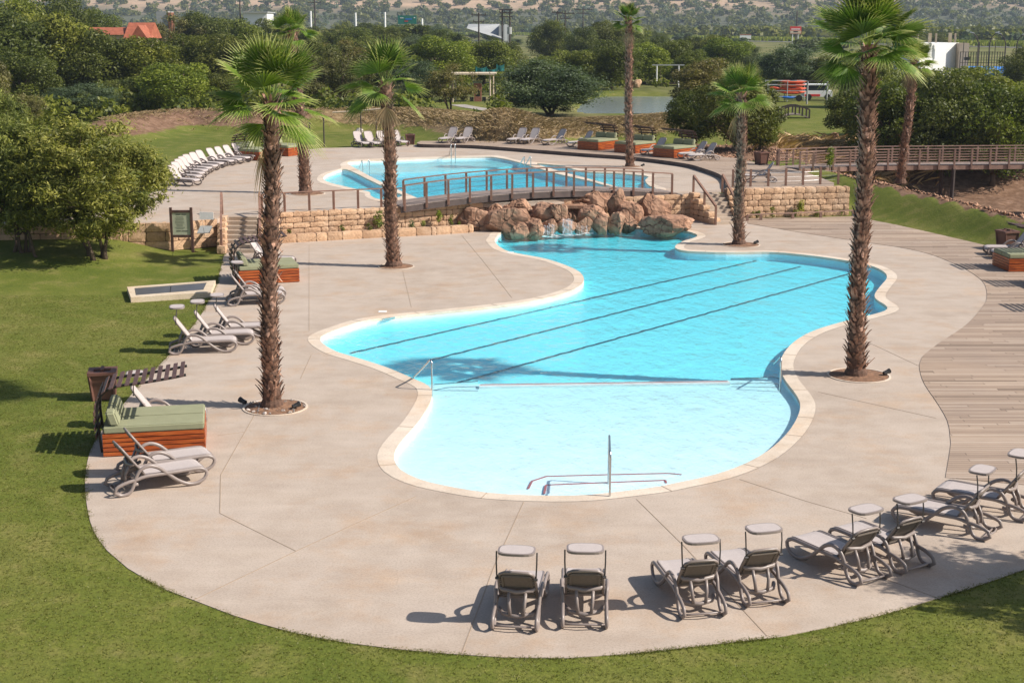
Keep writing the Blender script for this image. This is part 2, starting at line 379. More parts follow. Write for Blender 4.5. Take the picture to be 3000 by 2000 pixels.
def copy_tree(o, parent=None):
    c = o.copy(); COL.objects.link(c); c.parent = parent
    for ch in KIDS.get(o.name, []) or [q for q in o.children]: copy_tree(ch, c)
    return c
KIDS = {}
def sheet(name, loops, z, m, parent=None, thick=0):
    """flat polygon with holes: loops[0] outer"""
    polys = [[Vector((p[0], p[1], 0)) for p in l] for l in loops]
    tris = tessellate_polygon(polys); V = [(p.x, p.y, z) for l in polys for p in l]
    mb = MB(); fs = []
    for t in tris:
        a, b, c = (Vector(V[i]) for i in t)
        fs.append(tuple(t) if (b - a).cross(c - a).z > 0 else tuple(reversed(t)))
    mb.add(V, fs)
    if thick:
        o = 0
        for l in polys:
            k = len(l)
            vs = [(p.x, p.y, z) for p in l] + [(p.x, p.y, z - thick) for p in l]
            mb.add(vs, [(i, (i + 1) % k, k + (i + 1) % k, k + i) for i in range(k)])
    return mb.build(name, m, parent)
def crs(pts, closed=True, step=0.35):
    """Catmull-Rom resample of 2D/3D points"""
    pts = [np.array(p, float) for p in pts]; k = len(pts); out = []
    for i in range(k if closed else k - 1):
        p0 = pts[(i - 1) % k] if closed or i > 0 else pts[0]; p1 = pts[i]; p2 = pts[(i + 1) % k]
        p3 = pts[(i + 2) % k] if closed or i + 2 < k else pts[-1]
        n = max(1, int(np.linalg.norm(p2 - p1) / step))
        for j in range(n):
            t = j / n
            out.append(0.5 * ((2 * p1) + (-p0 + p2) * t + (2 * p0 - 5 * p1 + 4 * p2 - p3) * t * t + (-p0 + 3 * p1 - 3 * p2 + p3) * t ** 3))
    if not closed: out.append(pts[-1])
    return [tuple(q) for q in out]
def area(l): return 0.5 * sum(l[i][0] * l[(i + 1) % len(l)][1] - l[(i + 1) % len(l)][0] * l[i][1] for i in range(len(l)))
def offset(l, d):
    """outward offset of closed loop by d"""
    s = 1 if area(l) > 0 else -1; k = len(l); out = []
    for i in range(k):
        a = l[i - 1]; b = l[(i + 1) % k]; tx, ty = b[0] - a[0], b[1] - a[1]; L = hypot(tx, ty) or 1
        out.append((l[i][0] + s * d * ty / L, l[i][1] - s * d * tx / L))
    return out
def inside(l, x, y):
    c = False; j = len(l) - 1
    for i in range(len(l)):
        xi, yi = l[i][0], l[i][1]; xj, yj = l[j][0], l[j][1]
        if (yi > y) != (yj > y) and x < (xj - xi) * (y - yi) / (yj - yi) + xi: c = not c
        j = i
    return c
def np_inside(l, X, Y):
    c = np.zeros(X.shape, bool); j = len(l) - 1
    for i in range(len(l)):
        xi, yi = l[i][0], l[i][1]; xj, yj = l[j][0], l[j][1]
        if yi != yj: c ^= ((yi > Y) != (yj > Y)) & (X < (xj - xi) * (Y - yi) / (yj - yi) + xi)
        j = i
    return c
def np_dist(l, X, Y, closed=True):
    d = np.full(X.shape, 1e9); k = len(l)
    for i in range(k if closed else k - 1):
        ax, ay = l[i][:2]; bx, by = l[(i + 1) % k][:2]; L = (bx - ax) ** 2 + (by - ay) ** 2 or 1e-9
        t = np.clip(((X - ax) * (bx - ax) + (Y - ay) * (by - ay)) / L, 0, 1)
        d = np.minimum(d, np.hypot(X - ax - t * (bx - ax), Y - ay - t * (by - ay)))
    return d
def sstep(t): t = np.clip(t, 0, 1); return t * t * (3 - 2 * t)

ZT = 1.15      # upper terrace
ZD = 1.37      # upper timber deck
# ------------------------------------------------------------------ outlines traced on their level planes
def L0(pts, z=0): return [D(x, y, z) for x, y in pts]
pool1 = crs(L0([(1160, 531), (1140, 545), (1138, 557), (1167.5, 577), (1251, 593.8), (1311, 613.8), (1337, 630.5), (1338, 650), (1304, 670.5), (1217.5, 692),
    (1084, 709), (984, 719), (851, 734), (784, 753), (745, 768), (735, 778), (745, 791), (775, 808), (817, 820.6), (884, 842), (944, 867), (984, 886), (992.5, 908), (981, 937), (958, 972), (926, 1008),
    (908, 1034), (906, 1055), (920, 1078), (960, 1099), (1019, 1114.3), (1119, 1131), (1219, 1137), (1319, 1137.6), (1402, 1131), (1519, 1116), (1566, 1106), (1640, 1090), (1708, 1066), (1765, 1034),
    (1805, 998), (1828, 965), (1838, 935), (1831.5, 910.6), (1803, 872), (1792, 847), (1793, 827), (1808, 800.5), (1834.8, 777), (1875, 757), (1935, 739), (1991.6, 725.5), (2031.6, 714), (2038, 705.5),
    (2028, 697), (2011.6, 686), (2010, 673.8), (2025, 653.8), (2036, 640.5), (2035, 628.8), (2018, 617), (1995, 608.8), (1958, 601), (1901.6, 592), (1834.8, 584), (1768, 579), (1668, 579.8), (1601, 578), (1566, 575),
    (1550, 567), (1566, 555), (1594.7, 546), (1602, 540.5), (1591, 534.8), (1568, 530), (1500, 525), (1400, 520), (1250, 520)]), step=0.3)
conc1_edge_left = [(517, 577), (497, 651.7), (472.8, 702), (458, 728.5), (424, 772), (386.4, 817), (350, 853), (316.8, 887), (273.5, 940.6), (248, 970), (229.3, 994), (206.8, 1036.5), (195.5, 1096.5), (199, 1156), (213.4, 1215), (246.8, 1264), (293.5, 1304),
    (383.5, 1354.3), (446.9, 1377.7), (533.6, 1411), (667, 1449.4), (800, 1475), (900, 1488), (1019, 1499), (1152.6, 1508), (1302.6, 1509.5), (1452.5, 1499), (1552.5, 1488), (1652.5, 1476), (1802.6, 1459), (1920, 1435), (2024, 1411), (2139, 1376.7),
    (2239, 1346.7), (2289, 1329), (2352, 1306.7), (2440, 1270), (2560, 1210)]
conc1_left = crs(L0(conc1_edge_left), closed=False, step=0.5)
timber_border = [(2171.5, 1096.7), (2184, 1019), (2181.6, 993), (2175, 964), (2151.7, 924), (2125, 885), (2115, 860.6), (2111.6, 837), (2118, 820.5), (2151.6, 792), (2218, 747), (2255, 707), (2266.6, 683.8), (2261.7, 653.8), (2241.7, 633.8), (2201.6, 610.5),
    (2135, 583.8), (2068.3, 568.8), (2001.5, 558.8), (1868, 538.8), (1790, 526), (1718, 514)]
tb = crs(L0(timber_border), closed=False, step=0.5)
conc1 = conc1_left + L0([(2560, 1128), (2352, 1113)]) + tb + L0([(1715, 500), (1640, 497), (1300, 500), (1100, 510), (640, 528), (590, 530), (590, 560), (517, 560)])
timber1 = list(reversed(tb)) + L0([(2352, 1113), (2560, 1128)]) + [(60, 22), (60, 47)] + L0([(2520, 630), (2352, 586), (2291.6, 570.5), (2235, 557), (2135, 533.8), (2060, 517), (2008, 507), (1964.8, 497), (1880, 499), (1801.4, 500), (1715, 502)])
# upper level
mainpool2 = crs(L0([(798, 375), (812, 371), (828, 369.5), (874, 367.8), (948, 365), (1022, 362.3), (1115, 360.4), (1142.5, 362.3), (1176, 368.8), (1222, 382.2), (1268.5, 396), (1314.8, 407), (1361, 417.3), (1383, 423.8), (1412, 431), (1400, 440),
    (1320, 444.5), (1250, 447.5), (1176, 452.5), (1110, 456), (1040, 457), (970, 456), (945, 449), (880, 420), (830, 394)], ZT), step=0.3)
leftlobe = crs(L0([(794.7, 389), (763, 395.6), (746, 404), (743, 411.3), (755.9, 418.7), (791, 428), (828, 436.3), (848.4, 441), (851, 448.3), (863, 455.7), (885, 458.5), (912, 454), (924, 448), (900, 438), (850, 414)], ZT), step=0.3)
rightlobe = crs(L0([(1229.6, 375.7), (1262, 378), (1296.3, 382), (1324, 390.5), (1361, 396), (1416.5, 398), (1453.5, 400.7), (1488, 405), (1482, 414.6), (1490.5, 425.7), (1506, 433), (1490, 440), (1450, 441), (1427, 432), (1400, 424), (1342.5, 408), (1285, 393)], ZT), step=0.3)
channel = crs(L0([(1100, 462.2), (1130, 458.8), (1180, 456.2), (1250, 452.3), (1330, 449.6), (1345, 451.5), (1300, 454.5), (1220, 459.5), (1140, 463.5)], ZT), step=0.3)
terr = L0([(60, 560), (60, 505), (160, 500), (260, 484), (330, 455), (372, 428), (392, 403), (430, 376), (490, 356), (545, 347), (600, 343), (711, 343), (745, 340), (784, 339.5), (850, 337), (930, 333.6), (967, 331.8), (1060, 322), (1600, 345), (1700, 370), (1760, 400), (1700, 434)], ZT)
deck2_front = crs(L0([(965.7, 324), (965.7, 331), (1084, 333.5), (1217.5, 343), (1351, 353), (1451, 360), (1568, 374.5), (1614, 386), (1651.3, 399.5), (1664, 411), (1668, 425), (1690, 437)], ZD), closed=False, step=0.5)
deck2 = deck2_front + L0([(1710.5, 434.5), (1915, 428), (1915.8, 420), (1864, 400), (1838, 392.5), (1784.5, 379), (1764, 377), (1731, 372), (1686.5, 362.8), (1653, 360), (1605, 355.4), (1500, 343), (1400, 335), (1324, 330.4), (1246.6, 326.7), (1150, 324.5), (1040, 323.5)], ZD)

# wall face line (top edge of the retaining walls)
WALL_L = [P(-260, 664, ZT), P(357, 655, ZT), P(500, 653, ZT), P(636, 641, ZT)]
WALL_M = [P(775, 629, ZT), P(820.5, 623, ZT), P(962, 616.6, ZT), P(1186, 606, ZT), P(1422, 594, ZT), P(1600, 586, ZT), P(1817, 577.4, ZT), P(1997, 570.6, ZT), P(2036, 569, ZT)]
WALL_R = [P(2130, 556, ZD), P(2181.7, 553.5, ZD), P(2330, 550.5, ZD), P(2491, 547.6, ZD)]
WL = sorted(WALL_L + WALL_M + WALL_R); WLX = [p[0] for p in WL]; WLY = [p[1] for p in WL]
xr = WLX[-1]; yr = WLY[-1]
terr_poly = [WALL_L[0]] + [WALL_L[1], WALL_L[2], WALL_L[3]] + [P(662, 637, ZT), P(752, 632.5, ZT)] + WALL_M + [P(2120, 562, ZT), P(2170, 556, ZT)] + list(reversed(terr[1:-1]))
# nudge terrace edge back behind the wall face
terr_poly = [(x, y + 0.12) if i < 17 else (x, y) for i, (x, y) in enumerate(terr_poly)]

gb = L0([(1964.8, 497), (2008, 507), (2135, 533.8), (2235, 557), (2291.6, 570.5), (2352, 586), (2520, 630)]); GBX = [p[0] for p in gb]; GBY = [p[1] for p in gb]
berm1 = [D(x, y, 2.4) for x, y in ((255, 275), (330, 262), (420, 254), (600, 257), (780, 252), (950, 253), (1060, 262), (1130, 280))]
berm2 = [D(x, y, 2.4) for x, y in ((1190, 282), (1300, 270), (1450, 265), (1560, 256), (1640, 262))]
pondp = crs([D(x, y, 0.9) for x, y in ((1330, 262), (1335, 240), (1370, 224), (1450, 221), (1540, 222), (1600, 232), (1610, 250), (1560, 262), (1450, 265))], step=1.5)

def ground_np(X, Y, carve=True):
    yw = np.interp(X, WLX, WLY)
    up = Y > yw + 0.55
    lowz = 0.57 * sstep((Y - (yw - 9)) / 8.5) * sstep((-13.2 - X) / 3.5) - 0.012
    Z = np.where(up, ZT - 0.05, lowz)
    # right bank
    yb = np.interp(X, GBX, GBY); xf = sstep((X - xr + 0.3) / 0.6)
    Lr = np.interp(X, [16, 28], [9.5, 7]); zm = np.interp(X, [16, 20, 28, 40], [1.3, 1.15, 0.55, 0.3])
    t = (Y - yb) / Lr; bank = -0.03 + zm * (sstep(t) * 0.5 + np.clip(t, 0, 1) * 0.5)
    gx = sstep((X - 16.5) / 5.0)
    t2 = (Y - yb - Lr); gull = zm * np.exp(-np.clip(t2, 0, 99) ** 2 / 30) - 1.7 * sstep(t2 / 8) + 2.75 * sstep((Y - 90) / 9)
    bank = np.where(t2 > 0, bank * 0 + (zm - 0.03) * (1 - gx) + gx * (gull - 0.03), bank)
    Z = Z * (1 - xf) + xf * bank
    for br, h in ((berm1, 1.3), (berm2, 1.05)):
        d = np_dist(br, X, Y, False); Z = Z + h * np.exp(-(d / 3.1) ** 2 * 1.2)
    dp = np_dist(pondp, X, Y); ip = np_inside(pondp, X, Y)
    Z = np.where(ip, np.minimum(Z, 0.80 - np.clip(dp, 0, 2) * 0.5), Z)
    # distant land rises into the hills
    return Z
def zg(x, y): return float(ground_np(np.array([x]), np.array([y]))[0])
CARVE = []

def build_ground():
    def axis(a, b, st, far, g=1.13, neg=True):
        c = list(np.arange(a, b + 1e-6, st)); s = st
        while c[-1] < far: s *= g; c.append(c[-1] + s)
        if neg:
            s = st
            while c[0] > -far: s *= g; c.insert(0, c[0] - s)
        return np.array(c)
    xs = axis(-36, 36, 0.5, 1500); ys = axis(8, 118, 0.5, 1150, 1.1, neg=False)
    X, Y = np.meshgrid(xs, ys); Z = ground_np(X, Y)
    for poly, inset in ((conc1, 0.75), (timber1, 0.75), (terr_poly, 0.75), (deck2, 0.75)):
        ins = np_inside(poly, X, Y) & (np_dist(poly, X, Y) > inset); Z = np.where(ins, -2.4, Z)
    # micro relief
    rng = np.random.RandomState(3)
    nzv = np.array([noise.noise(Vector((x * 0.8, y * 0.8, 0))) for x, y in zip(X.ravel(), Y.ravel())]).reshape(X.shape)
    soilm = np.zeros_like(X); drym = np.zeros_like(X)
    yb = np.interp(X, GBX, GBY); Lr = np.interp(X, [16, 28], [9.5, 7])
    soilm = np.where((X > 17.5) & (Y > yb + Lr - 1.2 - np.clip((X - 20) * 0.0, 0, 4)) & (Y < 104), 1.0, 0.0)
    soilm = np.maximum(soilm, np.where((X > 10) & (X < 24) & (Y > 84) & (Y < 96), 1.0, 0))
    soilm = np.where((Y < 52), 0, soilm)
    d1 = np_dist(berm1, X, Y, False); d2 = np_dist(berm2, X, Y, False)
    left = np.clip((-12 - X) / 6, 0, 1)
    soilm = np.maximum(soilm, np.exp(-(d1 / 3.3) ** 4) * left)
    drym = np.maximum(np.exp(-(d1 / 3.4) ** 4) * (1 - left), np.exp(-(d2 / 3.6) ** 4))
    Z = Z + nzv * 0.22 * np.clip(drym + soilm * 0.8, 0, 1)
    veld = sstep((Y - 116) / 10) * (1 - sstep((9 - np_dist([(9, 172), (16, 128), (21, 150)], X, Y, False)) / 3))
    veld *= 1 - sstep((8 - np_dist([(-10, 150), (-6, 130)], X, Y, False)) / 3)
    veld *= 1 - sstep((9 - np_dist([(30, 105), (24, 150)], X, Y, False)) / 3); veld *= (1 - .0 * X)
    ny, nx = X.shape
    V = np.stack([X.ravel(), Y.ravel(), Z.ravel()], 1)
    idx = np.arange(ny * nx).reshape(ny, nx)
    Fq = np.stack([idx[:-1, :-1].ravel(), idx[:-1, 1:].ravel(), idx[1:, 1:].ravel(), idx[1:, :-1].ravel()], 1)
    o = npmesh('ground', V, Fq, M['ground'], smooth=True); o['kind'] = 'structure'
    ca = o.data.color_attributes.new('zone', 'FLOAT_COLOR', 'POINT')
    A = np.stack([soilm.ravel(), drym.ravel(), veld.ravel(), np.ones(X.size)], 1).astype(np.float32); ca.data.foreach_set('color', A.ravel())
    # hills
    xs = np.linspace(-1500, 1500, 140); ys = np.concatenate([np.linspace(1100, 1400, 20), np.linspace(1420, 3200, 60)])
    X, Y = np.meshgrid(xs, ys)
    hz_ = np.array([noise.fractal(Vector((x * 0.0011, y * 0.0016, 3)), 0.9, 2, 5) for x, y in zip(X.ravel(), Y.ravel())]).reshape(X.shape)
    Z = 0.5 + np.clip((Y - 1120) / 2000, 0, 2) * (150 + 60 * hz_) * (0.35 + 0.65 * sstep((Y - 1120) / 600)) - 3 * (Y < 1110)
    V = np.stack([X.ravel(), Y.ravel(), Z.ravel()], 1); ny, nx = X.shape; idx = np.arange(ny * nx).reshape(ny, nx)
    Fq = np.stack([idx[:-1, :-1].ravel(), idx[:-1, 1:].ravel(), idx[1:, 1:].ravel(), idx[1:, :-1].ravel()], 1)
    h = npmesh('hills', V, Fq, M['hill'], smooth=True); h['kind'] = 'structure'
    return h
hill = build_ground()
def hill_z(x, y):
    n_ = noise.fractal(Vector((x * 0.0011, y * 0.0016, 3)), 0.9, 2, 5)
    return 0.5 + max(0, (y - 1120) / 2000) * (150 + 60 * n_) * (0.35 + 0.65 * float(sstep((y - 1120) / 600)))

# ------------------------------------------------------------------ decks, pools
tag(sheet('pool_deck', [conc1, list(reversed(offset(pool1, 0.36)))], 0.0, M['concrete'], thick=0.18), kind='structure')
tag(sheet('timber_deck', [timber1], 0.012, M['planks'], thick=0.15), kind='structure')
tag(sheet('upper_terrace', [terr_poly] + [offset(l, 0.3) for l in (mainpool2,)] , ZT, M['concrete'], thick=0.2), kind='structure') if False else None
cop2 = offset(mainpool2, 0.32)
# union-like outline of the three upper basins: cut generous hole and fill with copings
def hull_union():
    # island coping sheet covering all basins, basins are its holes
    outer = crs(L0([(782, 377), (800, 369), (830, 366), (950, 361.5), (1115, 357), (1150, 358.5), (1190, 368), (1235, 373), (1300, 379), (1330, 387.5), (1365, 393), (1420, 395), (1460, 397.5), (1503, 403), (1497, 414), (1505, 424), (1530, 434),
        (1510, 444), (1440, 446.5), (1345, 448.0), (1352, 453), (1300, 457.5), (1220, 463), (1130, 466.5), (1085, 464), (1060, 460.5), (960, 461), (920, 458), (885, 463), (855, 459), (838, 450), (835, 444), (786, 433), (740, 421), (728, 411), (738, 400), (765, 391), (783, 386)], ZT), step=0.3)
    return outer
H2 = hull_union()
tag(sheet('upper_terrace', [terr_poly, H2], ZT, M['concrete'], thick=0.2), kind='structure')
tag(sheet('upper_deck', [deck2], ZD, M['planks']), kind='structure')
mb = MB(); k = len(deck2)
mb.add([(x, y, ZD) for x, y in deck2] + [(x, y, ZT - 0.1) for x, y in deck2], [(i, (i + 1) % k, k + (i + 1) % k, k + i) for i in range(k)])
tag(mb.build('deck_edge', M['deckrise']), kind='structure')

def coping(name, loop, wd, z, label):
    out = offset(loop, wd); k = len(loop); mb = MB(); r = random.Random(5)
    acc = 0; tone = 0.5
    for i in range(k):
        j = (i + 1) % k
        a, b, c, d = loop[i], loop[j], out[j], out[i]
        mb.add([(a[0], a[1], z), (b[0], b[1], z), (c[0], c[1], z), (d[0], d[1], z), (a[0], a[1], z - 0.10), (b[0], b[1], z - 0.10)], [(0, 1, 2, 3), (0, 4, 5, 1)])
    o = mb.build(name, M['coping']); tag(o, kind='structure'); return o
coping('pool_coping', pool1, 0.36, 0.006, '')
tag(sheet('upper_pool_coping', [H2, mainpool2, leftlobe, rightlobe, channel], ZT + 0.005, M['coping'], thick=0.08), kind='structure')

def basin(name, loop, zt, depth_fn_or_val, m=None):
    mb = MB(); k = len(loop); zb = zt - depth_fn_or_val
    mb.add([(x, y, zt - 0.08) for x, y in loop] + [(x, y, zb - 0.3) for x, y in loop], [((i + 1) % k, i, k + i, k + (i + 1) % k) for i in range(k)])
    o = mb.build(name, m or M['pool']); tag(o, kind='structure'); return o
def waterbody(name, loop, zw, zb):
    l = offset(loop, 0.03); k = len(l); polys = [[Vector((p[0], p[1], 0)) for p in l]]; tr = tessellate_polygon(polys); mb = MB()
    up = []
    for t in tr:
        a, b, c = (polys[0][i] for i in t); up.append(tuple(t) if (b - a).cross(c - a).z > 0 else tuple(reversed(t)))
    mb.v = [(p[0], p[1], zw) for p in l] + [(p[0], p[1], zb) for p in l]
    s = 1 if area(l) > 0 else -1
    mb.f = up + [tuple(k + i for i in reversed(t)) for t in up] + [((i, k + i, k + (i + 1) % k, (i + 1) % k) if s > 0 else (i, (i + 1) % k, k + (i + 1) % k, k + i)) for i in range(k)]
    mb.t = [(0.5, 0, 0)] * len(mb.f)
    return tag(mb.build(name, M['water']), kind='structure')
ZW = -0.10
basin('pool_wall', pool1, 0, 1.25)
# floor: deep and shallow
dl = D(700, 893, -0.3); dr = D(2100, 872, -0.3); yl = D(1000, 888, -0.25)[1]; yrr = D(1800, 876, -0.25)[1]
xl0, xr0 = -14, 16
def divy(x): a = D(1000, 888, -0.25); b = D(1800, 876, -0.25); return a[1] + (x - a[0]) * (b[1] - a[1]) / (b[0] - a[0])
ZDP, ZSH = -0.35, -0.145
mb = MB()
mb.add([(xl0, divy(xl0), ZDP), (xr0, divy(xr0), ZDP), (xr0, 75, ZDP - 0.04), (xl0, 75, ZDP - 0.04)], [(0, 1, 2, 3)])
mb.add([(xl0, divy(xl0), ZDP), (xr0, divy(xr0), ZDP), (xr0, divy(xr0), ZSH - 0.05), (xl0, divy(xl0), ZSH - 0.05)], [(0, 3, 2, 1)])
mb.add([(xl0, divy(xl0), ZSH - 0.05), (xr0, divy(xr0), ZSH - 0.05), (xr0, 22, ZSH + 0.03), (xl0, 22, ZSH + 0.03)], [(0, 3, 2, 1)])
# clip floor to the pool outline (slightly enlarged) with a boolean-free approach: big sheet stays under the deck
tag(mb.build('pool_floor', M['pool']), kind='structure')
waterbody('pool_water', pool1, ZW, -2.0)
for nm, l, dpt in (('upper_pool', mainpool2, .45), ('upper_pool', leftlobe, 0.3), ('upper_pool', rightlobe, 0.3), ('upper_pool', channel, 0.4)):
    basin(nm + '_wall', l, ZT, dpt)
    tag(sheet(nm + '_floor', [offset(l, 0.1)], ZT - dpt, M['pool']), kind='structure')
    waterbody(nm + '_water', l, ZT - 0.10, ZT - dpt - 0.5)
# shallow shelf of the upper pool (pale strip along its far side)
sh = [D(805, 389, ZT), D(880, 390, ZT), D(1030, 384, ZT), D(1150, 376, ZT), D(1195, 370, ZT), D(1150, 357, ZT), D(1000, 359, ZT), D(800, 369, ZT)]
tag(sheet('upper_pool_shelf', [sh], ZT - 0.2, M['pool'], thick=0.4), kind='structure')

# divider wall in the pool, mosaic line, lane lines
e = empty('pool_divider', (0, 0, 0), 0, 'low white wall with red tile line dividing shallow from deep water', 'wall')
a = D(1100, 884.5, -0.12); b = D(1675, 876.5, -0.12)
mb = MB(); mb.bar((a[0], a[1], -0.37), (b[0], b[1], -0.37), 0.26, 0.50); o = mb.build('wall', M['white'], e)
mb = MB(); mb.bar((a[0] + .04, a[1] + 0.05, -0.116), (b[0] - .04, b[1] + 0.05, -0.116), 0.05, 0.012); mb.build('tile_line', M['redtile'], e)
rnd = random.Random(4)
for (x0, y0, x1, y1), lb in (((805, 812, 1740, 598), 'dark lane line nearest the far left shore of the deep water'), ((985, 829, 1840, 612), 'middle one of the three dark lane lines on the pool floor'), ((1050, 881, 1950, 629), 'dark lane line running to the left end of the pool divider')):
    pa = np.array(D(x0, y0, ZDP + 0.0)); pb = np.array(D(x1, y1, ZDP)); n_ = 150; dv = (pb - pa) / np.linalg.norm(pb - pa); nv = np.array([-dv[1], dv[0]]); mb = MB(); vs = []
    for i in range(n_ + 1):
        p = pa + (pb - pa) * i / n_ + nv * (0.05 * noise.noise(Vector((i * 0.35, x0, 0))) + 0.03 * noise.noise(Vector((i * 1.1, x0, 5)))); hw = 0.042 + 0.025 * noise.noise(Vector((i * 0.8, x0, 9)))
        zz = ZDP + 0.012 - 0.04 * (p[1] - 33) / 40
        vs += [(p[0] - nv[0] * hw, p[1] - nv[1] * hw, zz + .02), (p[0] + nv[0] * hw, p[1] + nv[1] * hw, zz + .02)]
    mb.add(vs, [(2 * i, 2 * i + 2, 2 * i + 3, 2 * i + 1) for i in range(n_)])
    tag(mb.build('lane_line', M['lane']), lb, 'lane line', 'lane lines on the pool floor')
# steps beside divider and at the near side
def steps_under(name, outer, zs, label):
    e = empty(name, (0, 0, 0), 0, label, 'steps')
    for i, (l, z) in enumerate(zip(outer, zs)):
        o = sheet('tread', [l], z, M['pool'], e, thick=0.05)
        k = len(l); mb = MB()
        for j in range(k - 1 if i < 9 else k):
            mb.bar((*l[j], z + 0.006), (*l[j + 1], z + 0.006), 0.045, 0.008)
        mb.build('edge_tile', M['redtile'] if 'near' in label else M['lane'], e)
    return e
steps_under('pool_steps', [[D(*p, -.3) for p in ((1213, 1140), (1222, 1122), (1255, 1111), (1400, 1107), (1535, 1104), (1565, 1107))],
                            [D(*p, -.18) for p in ((1250, 1140), (1254, 1120), (1400, 1114), (1528, 1109), (1530, 1116))]], [-0.138, -0.122], 'submerged entry steps with red tile edges under the near handrail')
steps_under('pool_steps', [[D(*p, -.3) for p in ((1098, 879), (1000, 886), (985, 893), (985, 900), (1098, 897))], [D(*p, -.2) for p in ((1098, 888), (1030, 890), (995, 897), (1098, 898))]], [-0.26, -0.20], 'submerged dark edged steps at the left end of the pool divider')
steps_under('pool_steps', [[D(*p, -.3) for p in ((1678, 873), (1780, 870), (1800, 876), (1800, 888), (1678, 886))], [D(*p, -.2) for p in ((1678, 882), (1770, 880), (1790, 884), (1790, 890), (1678, 888))]], [-0.26, -0.20], 'submerged dark edged steps at the right end of the pool divider')

# deck joints
mb = MB()
for pl, z in ((((710, 562), (710, 760)), 0), (((585, 952), (507, 1090), (505, 1178), (680, 1265)), 0), (((446, 1377), (680, 1265), (830, 1196), (955, 1140)), 0), (((1203, 1152), (1135, 1300), (1060, 1500)), 0), (((1462, 1146), (1570, 1252), (1762, 1460)), 0),
              (((1698, 1100), (1850, 1150), (1990, 1190)), 0), (((1060, 540), (1110, 600), (1176, 684)), 0), (((925, 622), (945, 706)), 0), (((715, 815), (690, 870)), 0), (((1130, 650), (800, 690)), 0), (((500, 1000), (560, 992)), 0),
              (((2010, 1320), (2160, 1375)), 0), (((610, 470), (620, 560)), ZT), (((460, 480), (470, 540)), ZT), (((560, 540), (900, 470)), ZT), (((1960, 770), (2110, 840)), 0), (((1880, 900), (2150, 960)), 0)):
    for i in range(len(pl) - 1):
        a = D(*pl[i], z); b = D(*pl[i + 1], z); mb.bar((*a, z + 0.001), (*b, z + 0.001), 0.016, 0.008)
tag(mb.build('deck_joints', M['joint']), kind='structure')
r = random.Random(8); mb = MB(); outl = offset(pool1, 0.36); i = 5
while i < len(pool1):
    a = pool1[i]; b = outl[i]; mb.bar((*a, 0.008), (*b, 0.008), 0.014, 0.006); i += r.randint(5, 9)
tag(mb.build('coping_joints', M['joint']), kind='structure')


# ================================================================== stone walls
def block(mb, p, d, L, z0, h, dep, r, tint):
    """pillow-faced block: p = left end (x,y) on the face line, d = unit direction, front is to the right-hand side (towards the camera)"""
    nrm = (d[1], -d[0]); nx, nz_ = 5, 4; g = 0.010; vs = []; ph = r.uniform(0, 99)
    for j in range(nz_):
        for i in range(nx):
            u = i / (nx - 1); w_ = j / (nz_ - 1)
            bul = (1 - (2 * u - 1) ** 4) * (1 - (2 * w_ - 1) ** 4) * 0.018 + 0.022 * noise.noise(Vector((ph + i * 0.9, j * 0.9, 0)))
            rx = g + u * (L - 2 * g); rz = g + w_ * (h - 2 * g)
            if i in (0, nx - 1) and j in (0, nz_ - 1):
                rx += 0.018 * (1 if i == 0 else -1); rz += 0.012 * (1 if j == 0 else -1)
            rx += r.uniform(-.008, .008); rz += r.uniform(-.008, .008)
            vs.append((p[0] + d[0] * rx + nrm[0] * bul, p[1] + d[1] * rx + nrm[1] * bul, z0 + rz))
    fs = [(j * nx + i, j * nx + i + 1, (j + 1) * nx + i + 1, (j + 1) * nx + i) for j in range(nz_ - 1) for i in range(nx - 1)]
    ring = [i for i in range(nx)] + [j * nx + nx - 1 for j in range(1, nz_)] + [(nz_ - 1) * nx + i for i in range(nx - 2, -1, -1)] + [j * nx for j in range(nz_ - 2, 0, -1)]
    o = len(vs)
    for q in ring: vs.append((vs[q][0] - nrm[0] * dep, vs[q][1] - nrm[1] * dep, vs[q][2]))
    m_ = len(ring)
    fs += [(ring[i], o + i, o + (i + 1) % m_, ring[(i + 1) % m_]) for i in range(m_)]
    mb.add(vs, fs, (tint, 0, 0))
def block_wall(name, label, pts, z0, z1, ch, bl, dep=0.42, seed=1, cat='retaining wall'):
    e = empty(name, (0, 0, 0), 0, label, cat)
    r = random.Random(seed); n_ = max(1, round((z1 - z0) / ch)); h = (z1 - z0) / n_; mb = MB(); back = MB()
    for a, b in zip(pts[:-1], pts[1:]):
        L = hypot(b[0] - a[0], b[1] - a[1]); d = ((b[0] - a[0]) / L, (b[1] - a[1]) / L); nr = (d[1], -d[0])
        c = [(a[0] - nr[0] * .03, a[1] - nr[1] * .03), (b[0] - nr[0] * .03, b[1] - nr[1] * .03), (b[0] - nr[0] * (dep - .03), b[1] - nr[1] * (dep - .03)), (a[0] - nr[0] * (dep - .03), a[1] - nr[1] * (dep - .03))]
        back.add([(x, y, z0 - .3) for x, y in c] + [(x, y, z1 - .03) for x, y in c], [(0, 1, 5, 4), (1, 2, 6, 5), (2, 3, 7, 6), (3, 0, 4, 7), (4, 5, 6, 7)])
        for k in range(n_):
            s = 0 if k % 2 == 0 else -bl * 0.5
            s += r.uniform(-.1, .1) * bl if s < 0 else 0
            while s < L - 0.02:
                l = bl * r.uniform(0.82, 1.2); s0 = max(0, s); s1 = min(L, s + l)
                if L - s1 < bl * 0.25: s1 = L; 
                if s1 - s0 > 0.06: block(mb, (a[0] + d[0] * s0, a[1] + d[1] * s0), d, s1 - s0, z0 + k * h, h, dep, r, r.random())
                s = s1 if s1 == L else s + l
                if s1 == L: break
    mb.build('blocks', M['sandstone'], e, tint=True); back.build('backing', M['mortar'], e); return e
wl = [WALL_L[0], WALL_L[1], WALL_L[2], WALL_L[3]]
